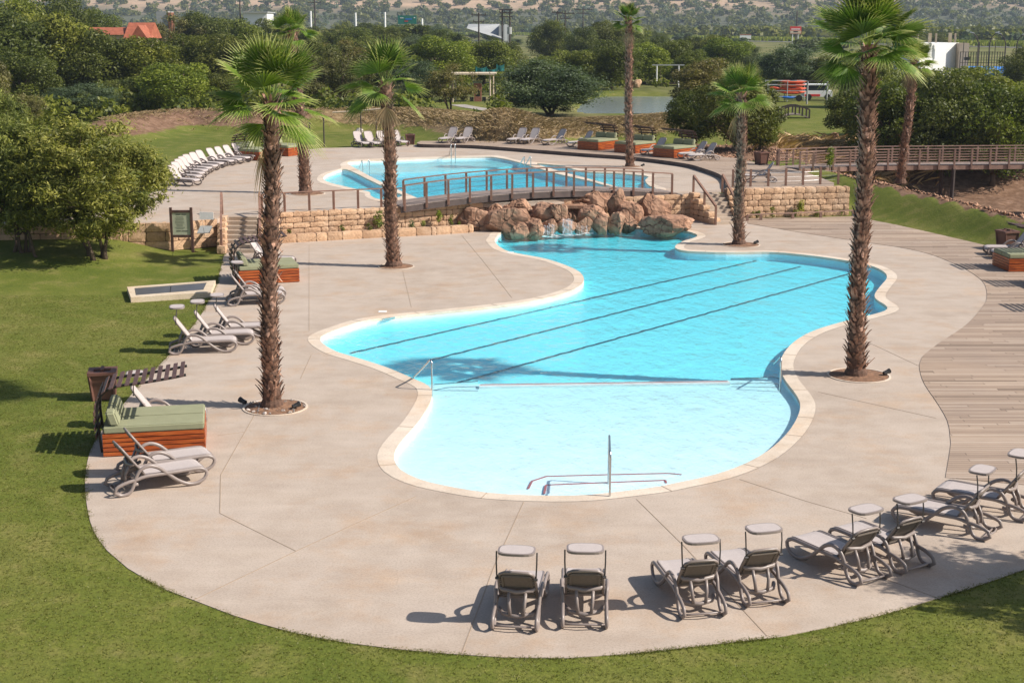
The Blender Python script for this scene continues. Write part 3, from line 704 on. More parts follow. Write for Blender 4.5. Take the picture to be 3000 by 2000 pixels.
block_wall('retaining_wall', 'low two course sandstone wall behind the notice board and lawn', wl, 0.02, ZT + .01, 0.37, 0.8, seed=2)
wm = crs(WALL_M, closed=False, step=1.3)
block_wall('retaining_wall', 'long curved sandstone block wall between the two pools below the arched bridge', wm, -0.02, ZT + .01, 0.24, 0.62, seed=3)
block_wall('retaining_wall', 'five course sandstone block wall below the upper timber deck, right of the stairs', [WALL_R[0], WALL_R[2], WALL_R[3]], -0.02, ZD + .02, 0.28, 0.52, seed=4)
# return of the right wall (end face)
# planter kerb in front of the middle wall
pk = [P(820, 713, 0), P(960, 705, 0), P(1120, 696, 0), P(1280, 688, 0), P(1388, 681, 0)]
pk = crs(pk, closed=False, step=1.5)
block_wall('planter_kerb', 'single row of large sandstone blocks edging the weedy planting strip', pk, -0.02, 0.35, 0.37, 0.78, dep=0.3, seed=7, cat='planter kerb')
strip = pk + [(x, y - 0.02) for x, y in reversed([WALL_M[1], WALL_M[2], WALL_M[3], WALL_M[4], P(1500, 590, ZT)[:2]])]
tag(sheet('planting_soil', [strip], 0.24, M['soil']), kind='structure')

# stairs -----------------------------------------------------------------
def stairs(name, label, bl_, br_, tl_, tr_, z0, z1, n_):
    e = empty(name, (0, 0, 0), 0, label, 'stairs'); mb = MB()
    for i in range(n_):
        t0, t1 = i / n_, 1.0; zt_ = z0 + (z1 - z0) * (i + 1) / n_ - (0.004 if i == n_ - 1 else 0)
        zb_ = z0 - 0.05 if i == 0 else z0 + (z1 - z0) * i / n_ - 0.02
        A = [bl_[q] + (tl_[q] - bl_[q]) * t0 for q in (0, 1)]; B = [br_[q] + (tr_[q] - br_[q]) * t0 for q in (0, 1)]
        C = [tr_[0], tr_[1]]; E_ = [tl_[0], tl_[1]]
        vs = [(*A, zb_), (*B, zb_), (*C, zb_), (*E_, zb_), (*A, zt_), (*B, zt_), (*C, zt_), (*E_, zt_)]
        mb.add(vs, [(0, 1, 5, 4), (1, 2, 6, 5), (2, 3, 7, 6), (3, 0, 4, 7), (4, 5, 6, 7)])
    mb.build('steps', M['step'], e); return e
sl = (P(662, 741, 0), P(750, 741, 0), P(664, 632.5, ZT), P(754, 632.5, ZT))
stairs('stairs', 'concrete steps between stone cheeks beside the notice board', *sl, -0.01, ZT, 8)
sr = (P(2098, 659, 0), P(2152, 656, 0), P(2045, 569, ZT), P(2122, 566, ZT))
stairs('stairs', 'narrow concrete steps climbing beside the right palm', *sr, -0.01, ZT, 8)
def cheek(label, a, b, z0, z1, wd, n_, seed, side=0):
    """stepped row of blocks from a (bottom) to b (top)"""
    e = empty('stair_cheek_wall', (0, 0, 0), 0, label, 'stair wall'); r = random.Random(seed); mb = MB()
    for i in range(n_):
        t0, t1 = i / n_, (i + 1) / n_; p = [a[q] + (b[q] - a[q]) * t0 for q in (0, 1)]; zt_ = z0 + 0.22 + (z1 - z0 - 0.12) * (i + 0.6) / n_
        L = hypot(b[0] - a[0], b[1] - a[1]) / n_ + (0.02 if i < n_ - 1 else 0.2); k = max(1, round(zt_ / 0.3)); zz = 0
        for j in range(k): block(mb, (p[0] - wd / 2, p[1]), (1, 0), wd, j * zt_ / k, zt_ / k, L, r, r.random())
    mb.build('blocks', M['sandstone'], e, tint=True); return e
cheek('left stone cheek of the steps beside the notice board', P(648, 744, 0), P(650, 634, ZT), 0, ZT, 0.36, 6, 3)
cheek('right stone cheek of the steps beside the notice board', P(765, 741, 0), P(769, 631, ZT), 0, ZT, 0.32, 6, 4)
def wall_poly(label, a, b, z0, ztop_a, ztop_b, seed):
    """wall falling in steps from a (top) to b (bottom), seen from its left side"""
    e = empty('stair_cheek_wall', (0, 0, 0), 0, label, 'stair wall'); r = random.Random(seed); mb = MB(); bk = MB()
    L = hypot(b[0] - a[0], b[1] - a[1]); d = ((b[0] - a[0]) / L, (b[1] - a[1]) / L); n_ = 5; st = L / n_
    for i in range(n_):
        zt_ = ztop_a + (ztop_b - ztop_a) * i / (n_ - 1); k = max(1, round((zt_ - z0) / 0.25)); h = (zt_ - z0) / k
        for j in range(k): block(mb, (a[0] + d[0] * st * i, a[1] + d[1] * st * i), d, st, z0 + j * h, h, 0.34, r, r.random())
    mb.build('blocks', M['sandstone'], e, tint=True); return e
wall_poly('stepped stone wall on the left of the steps by the right palm', (sr[2][0] - .42, sr[2][1] + .1), (sr[0][0] - .1, sr[0][1] + .0), -0.02, ZT + .1, 0.3, 5)
wall_poly('stepped stone wall on the right of the steps by the right palm', (sr[3][0] + .05, sr[3][1]), (sr[1][0] + .05, sr[1][1] + .0), -0.02, ZD + .05, 0.32, 6)

# ================================================================== railings
def railing(name, label, pts, hgt, m, wires=0, postw=0.10, railw=0.09, cat='railing', wirem=None, rail=True):
    """pts: [(x,y,z)] posts"""
    e = empty(name, (0, 0, 0), 0, label, cat)
    for p in pts:
        mb = MB(); mb.bar((p[0], p[1], p[2] - 0.03), (p[0], p[1], p[2] + hgt), postw, postw, up=(0, 1, 0)); mb.build('post', m, e)
    mb = MB()
    for a, b in zip(pts[:-1], pts[1:]): mb.bar((a[0], a[1], a[2] + hgt + .02), (b[0], b[1], b[2] + hgt + .02), railw, 0.045)
    if rail: mb.build('handrail', m, e)
    if wires:
        mb = MB()
        for a, b in zip(pts[:-1], pts[1:]):
            for k in range(1, wires + 1):
                zz = hgt * k / (wires + 1); mb.tube([(a[0], a[1], a[2] + zz), (b[0], b[1], b[2] + zz)], 0.006 if wirem is None else 0.016, 5)
        mb.build('wire', wirem or M['steel'], e)
    return e
ptsA = [P(768, 627, ZT), P(834.6, 620.7, ZT), P(907, 617, ZT), P(978.3, 614.3, ZT), P(1049.6, 610.7, ZT), P(1117.5, 607, ZT), P(1184, 606, ZT)]
railing('railing', 'brown post railing along the wall top from the left steps to the bridge', [(x, y, ZT) for x, y in ptsA], 0.80, M['postwood'], wires=0)
# stair handrails
def handrail(label, a, b, za, zb, h=0.9, mids=0):
    e = empty('handrail', (0, 0, 0), 0, label, 'handrail'); mb = MB(); mb.bar((a[0], a[1], za + h), (b[0], b[1], zb + h), 0.09, 0.10); mb.build('rail', M['postwood'], e)
    for i in range(mids + 2):
        t = i / (mids + 1); x, y, z = (a[q] + (b[q] - a[q]) * t for q in (0, 1, 1)); x = a[0] + (b[0] - a[0]) * t; z = za + (zb - za) * t
        mb = MB(); mb.bar((x, y, z), (x, y, z + h - .04), 0.10, 0.10, up=(0, 1, 0)); mb.build('post', M['postwood'], e)
handrail('brown handrail on the left cheek of the steps beside the notice board', P(650, 741, 0), P(651, 628, ZT), 0, ZT)
handrail('brown handrail on the right cheek of the steps beside the notice board', P(764, 739, 0), P(762, 628, ZT), 0, ZT)
handrail('brown handrail sloping down the left side of the steps by the right palm', P(2096, 659, 0), P(2031, 568, ZT), 0, ZT, 0.86, 1)
handrail('brown handrail sloping down the right side of the steps by the right palm', P(2160, 652, 0), P(2115.6, 565, ZT), 0, ZT, 0.86)
ptsR = [P(2000 + x / 4.238, 340 + y / 4.238, ZD) for x, y in ((625, 885), (845, 880), (1065, 875), (1283, 868), (1497, 860), (1712, 850), (1935, 845))]
railing('railing', 'post railing with thin wires above the five course stone wall', [(x, y + .1, ZD) for x, y in ptsR], 0.84, M['postwood'], wires=3, rail=False)
ptsF = [P(2000 + x / 4.238, 340 + y / 4.238, 0) for x, y in ((800, 1302), (970, 1292), (1365, 1277), (1712, 1262), (2115, 1243))]
railing('low_fence', 'low timber knee rail at the foot of the five course stone wall', [(x, y, 0) for x, y in ptsF], 0.26, M['boardwood'], cat='fence', postw=0.12)

# ================================================================== arched bridge
def arched_bridge():
    e = empty('footbridge', (0, 0, 0), 0, 'arched timber footbridge crossing the upper pool edge above the waterfall', 'bridge')
    px = [(1184, 607), (1229.6, 602.5), (1296.9, 595.4), (1361.8, 584.8), (1426.6, 576.5), (1491, 569.4), (1553.8, 564), (1615.6, 563), (1677, 560.6), (1736.7, 559.4), (1796, 560.6), (1854, 563), (1911, 564), (1966.5, 570)]
    a = np.array(P(1175, 609, ZT)); b = np.array(P(1985, 569, ZT)); d = (b - a); L = np.linalg.norm(d); d /= L; nr = np.array([-d[1], d[0]])
    rise = 0.36
    def pt(t, off=0): q = a + d * L * t + nr * off; return (q[0], q[1], ZT + 0.06 + rise * 4 * t * (1 - t))
    n_ = 110; W = 1.75
    deckmb = MB()
    for i in range(n_):
        p0 = pt((i + .06) / n_, 0); p1 = pt((i + .94) / n_, 0); q0 = pt((i + .06) / n_, W); q1 = pt((i + .94) / n_, W)
        th = 0.04; deckmb.add([p0, p1, q1, q0] + [(p[0], p[1], p[2] - th) for p in (p0, p1, q1, q0)], [(0, 1, 2, 3), (0, 4, 5, 1), (2, 6, 7, 3), (1, 5, 6, 2), (0, 3, 7, 4)])
    deckmb.build('deck_boards', M['greywood'], e)
    for off in (0.05, W - 0.05):
        mb = MB(); m_ = 40
        for i in range(m_):
            p0 = pt(i / m_, off); p1 = pt((i + 1) / m_, off); mb.bar((p0[0], p0[1], p0[2] - .17), (p1[0], p1[1], p1[2] - .17), 0.08, 0.25)
        mb.build('beam', M['deckrise'], e)
    for side, off in ((0, -0.02), (1, W + 0.02)):
        N_ = 13 if side == 0 else 12; top = []
        for i in range(N_ + 1):
            t = (0.012 + 0.965 * i / N_) if side == 0 else (0.05 + 0.88 * i / N_)
            p = pt(t, off); mb = MB(); mb.bar((p[0], p[1], p[2] - 0.22), (p[0], p[1], p[2] + 0.86), 0.10, 0.10, up=(0, 1, 0)); mb.build('post', M['postwood'], e); top.append((p[0], p[1], p[2] + .89))
        mb = MB()
        for u, v in zip(top[:-1], top[1:]): mb.bar(u, v, 0.09, 0.05)
        mb.build('handrail', M['postwood'], e)
        mb = MB()
        for u, v in zip(top[:-1], top[1:]):
            for k in (0.22, 0.44, 0.66): mb.tube([(u[0], u[1], u[2] - k), (v[0], v[1], v[2] - k)], 0.005, 4)
        mb.build('wire', M['steel'], e)
    return e
arched_bridge()

# ================================================================== boardwalk
def boardwalk():
    e = empty('boardwalk', (0, 0, 0), 0, 'long timber boardwalk with slatted railings over the gully on the right', 'boardwalk')
    ctrl = [P(2342, 494, ZD), P(2440, 488.5, ZD), P(2600, 484.5, ZD), P(2750, 483, ZD), P(3010, 481, ZD), P(3300, 479, ZD)]
    near = [np.array(p) for p in crs(ctrl, closed=False, step=0.93)]
    W = 1.7; far = []
    for i, p in enumerate(near):
        d = near[min(i + 1, len(near) - 1)] - near[max(i - 1, 0)]; d /= np.linalg.norm(d); far.append(p + np.array([-d[1], d[0]]) * W)
    mb = MB(); fa = MB(); fb = MB()
    for i in range(len(near) - 1):
        m_ = 7
        for j in range(m_):
            q = [near[i] + (near[i + 1] - near[i]) * (j + .06) / m_, near[i] + (near[i + 1] - near[i]) * (j + .94) / m_, far[i] + (far[i + 1] - far[i]) * (j + .94) / m_, far[i] + (far[i + 1] - far[i]) * (j + .06) / m_]
            mb.add([(x, y, ZD) for x, y in q] + [(x, y, ZD - .04) for x, y in q], [(0, 1, 2, 3), (0, 4, 5, 1), (1, 5, 6, 2), (3, 2, 6, 7), (0, 3, 7, 4)])
        fa.bar((*near[i], ZD - .16), (*near[i + 1], ZD - .16), 0.06, 0.22); fb.bar((*far[i], ZD - .16), (*far[i + 1], ZD - .16), 0.06, 0.22)
    mb.build('deck_boards', M['greywood'], e); fa.build('beam', M['boardwood'], e); fb.build('beam', M['boardwood'], e)
    for line, off in ((near, -.06), (far, .06)):
        rl = MB(); wr = MB()
        for i, p in enumerate(line):
            pm = MB(); pm.bar((p[0], p[1] + off, ZD - .26), (p[0], p[1] + off, ZD + .86), 0.09, 0.10, up=(0, 1, 0)); pm.build('post', M['boardwood'], e)
            if i:
                a = line[i - 1]; rl.bar((a[0], a[1] + off, ZD + .885), (p[0], p[1] + off, ZD + .885), 0.12, 0.045)
                for k in range(5): wr.bar((a[0], a[1] + off, ZD + .14 + k * .145), (p[0], p[1] + off, ZD + .14 + k * .145), 0.03, 0.03)
        rl.build('handrail', M['boardwood'], e); wr.build('mid_rails', M['boardwood'], e)
    for i in range(4, len(near), 5):
        for p in (near[i], far[i]):
            pm = MB(); pm.cyl(p[0], p[1], zg(p[0], p[1]) - .4, ZD - .2, 0.11, n=8); pm.build('support_pile', M['poledark'], e)
boardwalk()
railing('railing', 'short brown railing on the lawn side of the upper deck beside the boardwalk', [(*P(2276, 485, ZD), ZD), (*P(2304, 483.5, ZD), ZD), (*P(2362, 483, ZD), ZD)], 0.86, M['boardwood'], wires=3, wirem=M['boardwood'])

# ================================================================== boulders and waterfall
def rockmesh(seed, sx, sy, sz, n_pl=9, rough=0.11):
    r = random.Random(seed); pl = []
    for _ in range(n_pl):
        v = Vector((r.gauss(0, 1), r.gauss(0, 1), r.gauss(0, 1))).normalized(); pl.append((v, r.uniform(0.62, 0.98)))
    mb = MB(); nu, nv = 30, 18; vs = []
    for j in range(nv + 1):
        th_ = pi * j / nv
        for i in range(nu):
            ph = 2 * pi * i / nu; d = Vector((sin(th_) * cos(ph), sin(th_) * sin(ph), cos(th_)))
            R = 1.15
            for v, o in pl:
                c = v.dot(d)
                if c > 0.05: R = min(R, o / c)
            R *= 1 + rough * noise.fractal(d * 2.8 + Vector((seed, 0, 0)), 1, 2, 3)
            vs.append((d.x * R * sx, d.y * R * sy, d.z * R * sz))
    fs = [(j * nu + i, (j + 1) * nu + i, (j + 1) * nu + (i + 1) % nu, j * nu + (i + 1) % nu) for j in range(nv) for i in range(nu)]
    mb.add(vs, fs, (r.random(), 0, 0)); return mb
def boulder(label, u, vb, z, wpx, hpx, seed, dfac=0.8, group='boulders of the waterfall', rz=0, name='boulder', m='rock', dz=0.0):
    x, y = P(u, vb, z); sc = F / depth(x, y, z); sx = wpx / sc / 2; sz = hpx / sc / CT / 2
    o = rockmesh(seed, sx, sx * dfac, sz * 1.32).build(name, M[m], tint=True, smooth=False)
    o.location = (x, y + sx * dfac * 0.7, z + sz * 0.72 + dz); o.rotation_euler = (0, 0, rz)
    return tag(o, label, name, group)
WB = [('brown boulder at the left end of the waterfall rocks beside the planter kerb', 1394, 677, 0, 84, 54, 1), ('tall narrow boulder second from the left in the waterfall rocks', 1452, 672, 0, 48, 56, 2),
      ('large sloping boulder left of the waterfall, beside the deck', 1492, 681, 0, 112, 58, 3), ('grey boulder standing in the water left of the falls', 1521, 694, -.1, 44, 32, 4), ('tan boulder at the pool edge just left of the falls', 1566, 689, -.1, 60, 46, 5),
      ('high boulder on the left shoulder of the waterfall', 1518, 640, .45, 96, 44, 6), ('flat grey boulder under the left fall', 1612, 682, -.05, 46, 32, 7), ('cracked boulder directly under the main fall', 1660, 680, -.05, 54, 34, 8),
      ('boulder right of the main fall with white streaks', 1709, 678, -.05, 48, 34, 9), ('greenish boulder at the water right of the falls', 1762, 676, -.05, 50, 38, 10), ('dark wet boulder at the water, right of the greenish boulder', 1806, 675, -.05, 54, 44, 11),
      ('pink boulder behind the dark wet boulder at the pool edge', 1836, 670, 0, 50, 42, 12), ('big round dark boulder leaning on the stone wall right of the falls', 1912, 650, 0, 88, 72, 14), ('flat pink slab behind the pool corner right of the falls', 1880, 662, 0, 84, 20, 15),
      ('broad flat boulder overhanging the pool corner, farthest right of the rocks', 1958, 683, -.05, 132, 42, 16), ('square boulder in the middle left of the rock face', 1600, 650, .35, 84, 44, 17), ('square boulder between the two falls', 1634, 640, .55, 46, 38, 18),
      ('block shaped boulder right of the main fall, mid height', 1740, 655, .25, 70, 44, 19), ('tall column like boulder on the right of the rock face', 1804, 640, .35, 46, 76, 21), ('pink angular boulder against the wall, right of the column boulder', 1846, 652, .2, 64, 62, 22)]
for i, (lb, u, vb, z, wp, hp, sd) in enumerate(WB): boulder(lb, u, vb, z, wp * 1.14, hp * 1.12, sd)
# upper crown of the fall: long boulder masses
boulder('largest cracked boulder crowning the waterfall on the right', 1742, 620, .55, 116, 66, 31, 0.7)
boulder('tall top boulder at the right end of the waterfall crest', 1796, 612, .6, 50, 56, 32, 0.9)
boulder('low boulder lying on the wall top left of the waterfall crest', 1492, 604, .9, 60, 24, 33, 0.6)
# cliff ledge
e = empty('waterfall_ledge', (0, 0, 0), 0, 'dark rock ledge that the waterfall pours over', 'rock ledge')
a = P(1545, 655, 0.1); b = P(1700, 652, 0.1)
r = random.Random(5); mb = MB()
for i in range(9):
    t = i / 8; x = a[0] + (b[0] - a[0]) * t; y = a[1] + (b[1] - a[1]) * t
    k = rockmesh(50 + i, 0.32, 0.42, 0.5); mb.add([(p[0] + x, p[1] + y + .12, p[2] + 0.42) for p in k.v], k.f, (r.random(), 0, 0))
mb.build('rock_face', M['rock'], e, tint=True)
mb = MB(); mb.box(a[0] - .1, a[1] - .12, 0.80, b[0] + .3, a[1] + 0.75, 0.93); 
mb.build('lip', M['rock'], e, tint=True)
mb = MB()
for i in range(7):
    k = rockmesh(70 + i, 0.36, 0.16, 0.09); x = a[0] + .2 + i * 0.42; mb.add([(p[0] + x, p[1] + a[1] + .75, p[2] + 1.07) for p in k.v], k.f, (r.random() * .5, 0, 0))
mb.build('weir_stones', M['rock'], e, tint=True)
# falling water streaks
def fallsheet(label, u0, u1, vt, vb, zt_, n_, seed):
    r = random.Random(seed); mb = MB(); x0, y0 = P(u0, vb, 0); x1, _ = P(u1, vb, 0)
    for i in range(n_):
        x = x0 + (x1 - x0) * (i + r.random()) / n_; w_ = r.uniform(.008, .03); zt2 = zt_ - r.uniform(0, .1); out = r.uniform(0.02, 0.12)
        q = [(x - w_, y0 + .16, zt2), (x + w_, y0 + .16, zt2), (x - w_, y0 + .10 - out, zt2 - .1), (x + w_, y0 + .10 - out, zt2 - .1), (x - w_ * 1.4, y0 - .02 - out, -.08), (x + w_ * 1.4, y0 - .02 - out, -.08)]
        mb.add(q, [(0, 2, 3, 1), (2, 4, 5, 3)])
    return tag(mb.build('waterfall', M['fall']), label, 'waterfall', None, None)
fallsheet('thin veil of water falling left of the main fall', 1594, 1624, 640, 684, 0.42, 14, 1)
fallsheet('main white waterfall in the middle of the rock face', 1648, 1678, 620, 683, 0.66, 22, 2)
fallsheet('faint wet trickles right of the main fall', 1690, 1722, 640, 681, 0.34, 9, 3)
# foam
def foam_mat():
    m, n, b = mat('foam'); v = coords(n); f = nz(n, v, 5, 5, 0.75); b.inputs['Base Color'].default_value = (.9, .93, .95, 1)
    n.links.new(ramp(n, f, [(0.5, (0, 0, 0)), (0.62, (0.9, 0.9, 0.9))]), b.inputs['Alpha']); return m
M['foam'] = foam_mat()
fo = crs([P(*p, ZW) for p in ((1590, 690), (1640, 688), (1720, 681), (1740, 684), (1690, 691), (1640, 696), (1600, 697))], step=0.3)
tag(sheet('foam', [fo], ZW + .008, M['foam']), 'white foam on the water below the falls', 'foam', kind='stuff')

# ================================================================== sun loungers
def arc_pts(ctrl, step=0.05): return crs(ctrl, closed=True, step=step)
PROF = [(0.62, .335), (1.1, .33), (1.50, .33), (1.70, .315), (1.80, .235), (1.75, .11), (1.60, .045), (1.42, .055), (1.22, .16), (1.02, .33), (0.86, .47), (0.68, .535), (0.52, .49), (0.42, .34), (0.35, .15), (0.26, .045), (0.10, .035), (0.0, .10), (0.04, .19), (0.22, .26), (0.45, .30)]
BA = radians(54)
def make_lounger(canopy=True, angle=BA, bl=1.0, ph=.36):
    e = empty('sun_lounger', (0, 0, 0), 0)
    for sgn in (-1, 1):
        ctrl = [(x, sgn * (0.335 if z < .36 else 0.335 + .02 * (z - .36) / .17), z) for x, z in PROF]
        mb = MB(); mb.tube(arc_pts(ctrl, 0.06), 0.029, 8, closed=True, sq=1.25); mb.build('side_frame', M['resin'], e, smooth=True)
    # cross bars
    mb = MB()
    for x, z in ((0.66, .32), (1.62, .31), (0.14, .05), (1.1, .315)): mb.tube([(x, -.33, z), (x, .33, z)], 0.018, 6)
    mb.build('cross_bar', M['resin'], e)
    # seat
    def panel(path, hw, th, round_end):
        mb = MB(); k = len(path); vs = []
        for i, (x, z, wf) in enumerate(path):
            w_ = hw * wf
            a = path[max(i - 1, 0)]; b = path[min(i + 1, k - 1)]; L = hypot(b[0] - a[0], b[1] - a[1]); nx_, nz2 = -(b[1] - a[1]) / L * th, (b[0] - a[0]) / L * th
            vs += [(x, -w_, z), (x, -w_ * .5, z - nz2 * .4), (x, w_ * .5, z - nz2 * .4), (x, w_, z), (x - nx_, w_, z - nz2), (x - nx_, -w_, z - nz2)]
        fs = []
        for i in range(k - 1):
            for j in range(6): fs.append((i * 6 + j, i * 6 + (j + 1) % 6, (i + 1) * 6 + (j + 1) % 6, (i + 1) * 6 + j))
        fs += [tuple(range(6)), tuple((k - 1) * 6 + j for j in range(5, -1, -1))]
        return mb.add(vs, fs)
    seat = panel([(0.62, .352, 1), (0.9, .348, 1), (1.3, .352, 1), (1.62, .352, .99), (1.72, .342, .96), (1.78, .318, .9), (1.805, .285, .78)], 0.275, 0.022, 1); seat.build('seat', M['sling'], e)
    mb = MB()
    for sgn in (-1, 1): mb.tube([(0.62, sgn * .285, .345), (1.3, sgn * .285, .345), (1.65, sgn * .28, .342), (1.76, sgn * .25, .315), (1.80, sgn * .2, .275)], 0.019, 6)
    mb.tube([(1.80, -.2, .275), (1.815, 0, .265), (1.80, .2, .275)], 0.018, 6); mb.build('seat_edge', M['resin'], e)
    ca, sa = cos(angle), sin(angle)
    def bk(s, off=0):
        s *= bl; return (0.62 - s * ca + off * sa, 0.355 + s * sa + off * ca)
    path = []
    for s_, wf in ((0, 1), (.2, 1), (.4, 1), (.62, .99), (.70, .95), (.745, .86), (.77, .72)):
        x, z = bk(s_); path.append((x, z, wf))
    B = panel(path[::-1], 0.27, 0.014, 1).build('backrest', M['sling'], e)
    # darker back side: frame, inner mesh
    mb = MB(); fr = []
    for s_, y in ((0, .285), (.3, .288), (.6, .283), (.70, .255), (.755, .18), (.765, 0), (.755, -.18), (.70, -.255), (.6, -.283), (.3, -.288), (0, -.285)):
        x, z = bk(s_, -.012); fr.append((x, y, z))
    mb.tube(fr, 0.024, 7); mb.tube([(*[bk(.03, -.02)[0]], -.28, bk(.03, -.02)[1]), (bk(.03, -.02)[0], .28, bk(.03, -.02)[1])], .02, 6)
    F_ = mb.build('back_frame', M['resin'], e, smooth=True)
    mb = MB(); q = []
    for s_, y in ((.12, .2), (.66, .2), (.66, -.2), (.12, -.2)): x, z = bk(s_, -.035); q.append((x, y, z))
    mb.add(q, [(0, 1, 2, 3)]); 
    for (s0, y0), (s1, y1) in (((.1, .22), (.68, .22)), ((.1, -.22), (.68, -.22)), ((.68, .22), (.68, -.22)), ((.1, .22), (.1, -.22))):
        x0, z0 = bk(s0, -.03); x1, z1 = bk(s1, -.03); mb.bar((x0, y0, z0), (x1, y1, z1), 0.035, 0.03)
    for k in range(9):
        for sgn in (-1, 1): x0, z0 = bk(.1 + k * .07, -.02); mb.bar((x0, sgn * .235, z0), (x0, sgn * .275, z0), .02, .02)
    mb.build('back_panel', M['slingback'], e)
    # support bracket
    mb = MB(); x0, z0 = bk(.30, -.05)
    mb.tube([(x0 + .04, -.27, z0 + .03), (x0 - .02, -.24, z0), (x0 - .05, 0, z0 - .03), (x0 - .02, .24, z0), (x0 + .04, .27, z0 + .03)], 0.034, 8)
    for sgn in (-1, 1): mb.tube([(x0 - .03, sgn * .13, z0 - .01), (x0 - .12, sgn * .12, z0 - .2), (x0 - .14, sgn * .1, .17)], 0.028, 7)
    mb.tube([(x0 + .06, -.3, .20), (x0 - .08, -.22, .17), (x0 - .14, 0, .15), (x0 - .08, .22, .17), (x0 + .06, .3, .20)], 0.036, 8)
    mb.tube([(.12, -.33, .06), (.05, -.2, .09), (.02, 0, .1), (.05, .2, .09), (.12, .33, .06)], 0.016, 6)
    mb.build('back_support', M['resin'], e, smooth=True)
    if canopy:
        c = MB(); x1, z1 = bk(.66, -.02); px, pz = x1 + .02, z1 + ph; ring = []
        for i in range(28):
            a_ = 2 * pi * i / 28; cx_, cy_ = cos(a_), sin(a_); rr = 1 / (abs(cx_) ** 3.6 + abs(cy_) ** 3.6) ** (1 / 3.6); ring.append((px + .02 + cx_ * rr * .205, cy_ * rr * .285))
        vs = [(x, y, pz + .035) for x, y in ring] + [(x, y, pz + .0) for x, y in ring] + [(px + .02 + (x - px - .02) * .86, y * .9, pz + .04) for x, y in ring]
        c.add(vs, [(i, 28 + i, 28 + (i + 1) % 28, (i + 1) % 28) for i in range(28)] + [(i, (i + 1) % 28, 56 + (i + 1) % 28, 56 + i) for i in range(28)] + [tuple(range(55, 27, -1))])
        cp = c.build('sunshade', M['resin'], e)
        c = MB(); c.add([(px + .02 + (x - px - .02) * .86, y * .9, pz + .0405) for x, y in ring], [tuple(range(28))]); c.build('shade_fabric', M['sling'], cp)
        for sgn in (-1, 1):
            pm = MB(); pm.tube([(x1, sgn * .3, z1 - .04), (x1 + .01, sgn * .31, z1 + .2), (px + .02, sgn * .31, pz)], 0.012, 6); pm.tube([(x1, sgn * .27, z1 - .04), (x1, sgn * .325, z1 - .04)], .022, 6); pm.build('shade_post', M['darkresin'], e)
    return e
proto_c = make_lounger(True, radians(55), .86, .38); proto_d = make_lounger(True, radians(55)); proto_n = make_lounger(False, radians(54))
used = {}
def lounger(label, group, x, y, ang, z=0.0, canopy=True, scale=1.0, ox=0.0, oy=0.0):
    """(ox,oy): local point that sits on (x,y)"""
    pr = (proto_c if group == G1 else proto_d) if canopy else proto_n
    o = pr if pr.name not in used else copy_tree(pr); used[pr.name] = 1
    c, s_ = cos(ang), sin(ang); o.scale = (scale,) * 3
    o.location = (x - (c * ox - s_ * oy) * scale, y - (s_ * ox + c * oy) * scale, z); o.rotation_euler = (0, 0, ang)
    return tag(o, label, 'sun lounger', group)
G1 = 'sun loungers with sunshades along the near edge of the deck'
near = [('leftmost sun lounger of the near row, seen from behind with its sunshade up', (1183.2, 1446), (1209, 1314)), ('second sun lounger from the left in the near row, pointing straight at the pool', (1342.6, 1441), (1340.9, 1309)),
        ('third sun lounger from the left in the near row, left one of a slanted pair', (1613.6, 1416), (1551, 1289)), ('fourth sun lounger from the left in the near row, with the taller looking sunshade', (1759, 1388), (1678, 1269)),
        ('fifth sun lounger from the left in the near row, shade falling on its seat', (1999, 1336), (1864, 1230.5)), ('sixth sun lounger from the left in the near row, tucked behind the fifth', (2099.7, 1309.3), (1959, 1206.7)),
        ('seventh sun lounger from the left in the near row, beside the tree shadow', (2269.5, 1229.7), (2101.5, 1154)), ('last sun lounger at the right edge of the photo beside the timber deck corner', (2356.6, 1187.2), (2183, 1113.7))]
for lb, a, b in near:
    pa = D(*a); pb = D(*b, .35); ang = atan2(pb[1] - pa[1], pb[0] - pa[0]); lounger(lb, G1, *pa, ang, ox=0.13)
G2 = 'sun loungers on the left side of the lower deck'
def nearside(lb, a, b, canopy, grp=G2):
    pa = D(*a); pb = D(*b); ang = atan2(pb[1] - pa[1], pb[0] - pa[0]); lounger(lb, grp, *pa, ang, canopy=canopy, ox=0.16, oy=-.335, scale=1.03); return pa, ang
pa, an = nearside('nearest sun lounger on the left, without a sunshade, in front of the big daybed', (283.5, 1141), (447, 1114), False)
lounger('sun lounger without a sunshade between the nearest one and the big daybed', G2, pa[0] - .06, pa[1] + .92, an - .06, canopy=False, ox=.16, oy=-.335, scale=1.03)
pa, an = nearside('nearest of the three shaded loungers beside the left lawn', (402, 815.5), (515, 810.5), True)
for k, lb in ((1, 'middle of the three shaded loungers beside the left lawn'), (2, 'farthest of the three shaded loungers beside the left lawn')): lounger(lb, G2, pa[0] + .36 * k, pa[1] + .98 * k, an, ox=.16, oy=-.335)
pa, an = nearside('sun lounger half hidden by the left palm trunk in front of the middle daybed', (535, 704), (632, 699), False)
lounger('sun lounger with a sunshade just in front of the middle daybed', G2, pa[0] - .05, pa[1] + .85, an, ox=.16, oy=-.335)
lounger('sun lounger behind the middle daybed near the left steps', G2, *D(572, 612), radians(-12), canopy=False, ox=.16, oy=-.335)
lounger('sun lounger hidden behind the big daybed, only its arm showing', G2, D(238, 1050)[0] + .05, D(238, 1050)[1] + 1.95, radians(12), canopy=True, ox=.1, oy=-.335)
G3 = 'sun loungers in the curved row left of the upper pool'
ords = ['first', 'second', 'third', 'fourth', 'fifth', 'sixth', 'seventh', 'eighth', 'ninth', 'tenth', 'eleventh']
fr = [(1280, 375), (1175, 403), (1075, 425), (975, 445), (850, 475), (775, 505), (700, 535), (650, 565), (610, 600), (575, 640), (545, 690)]
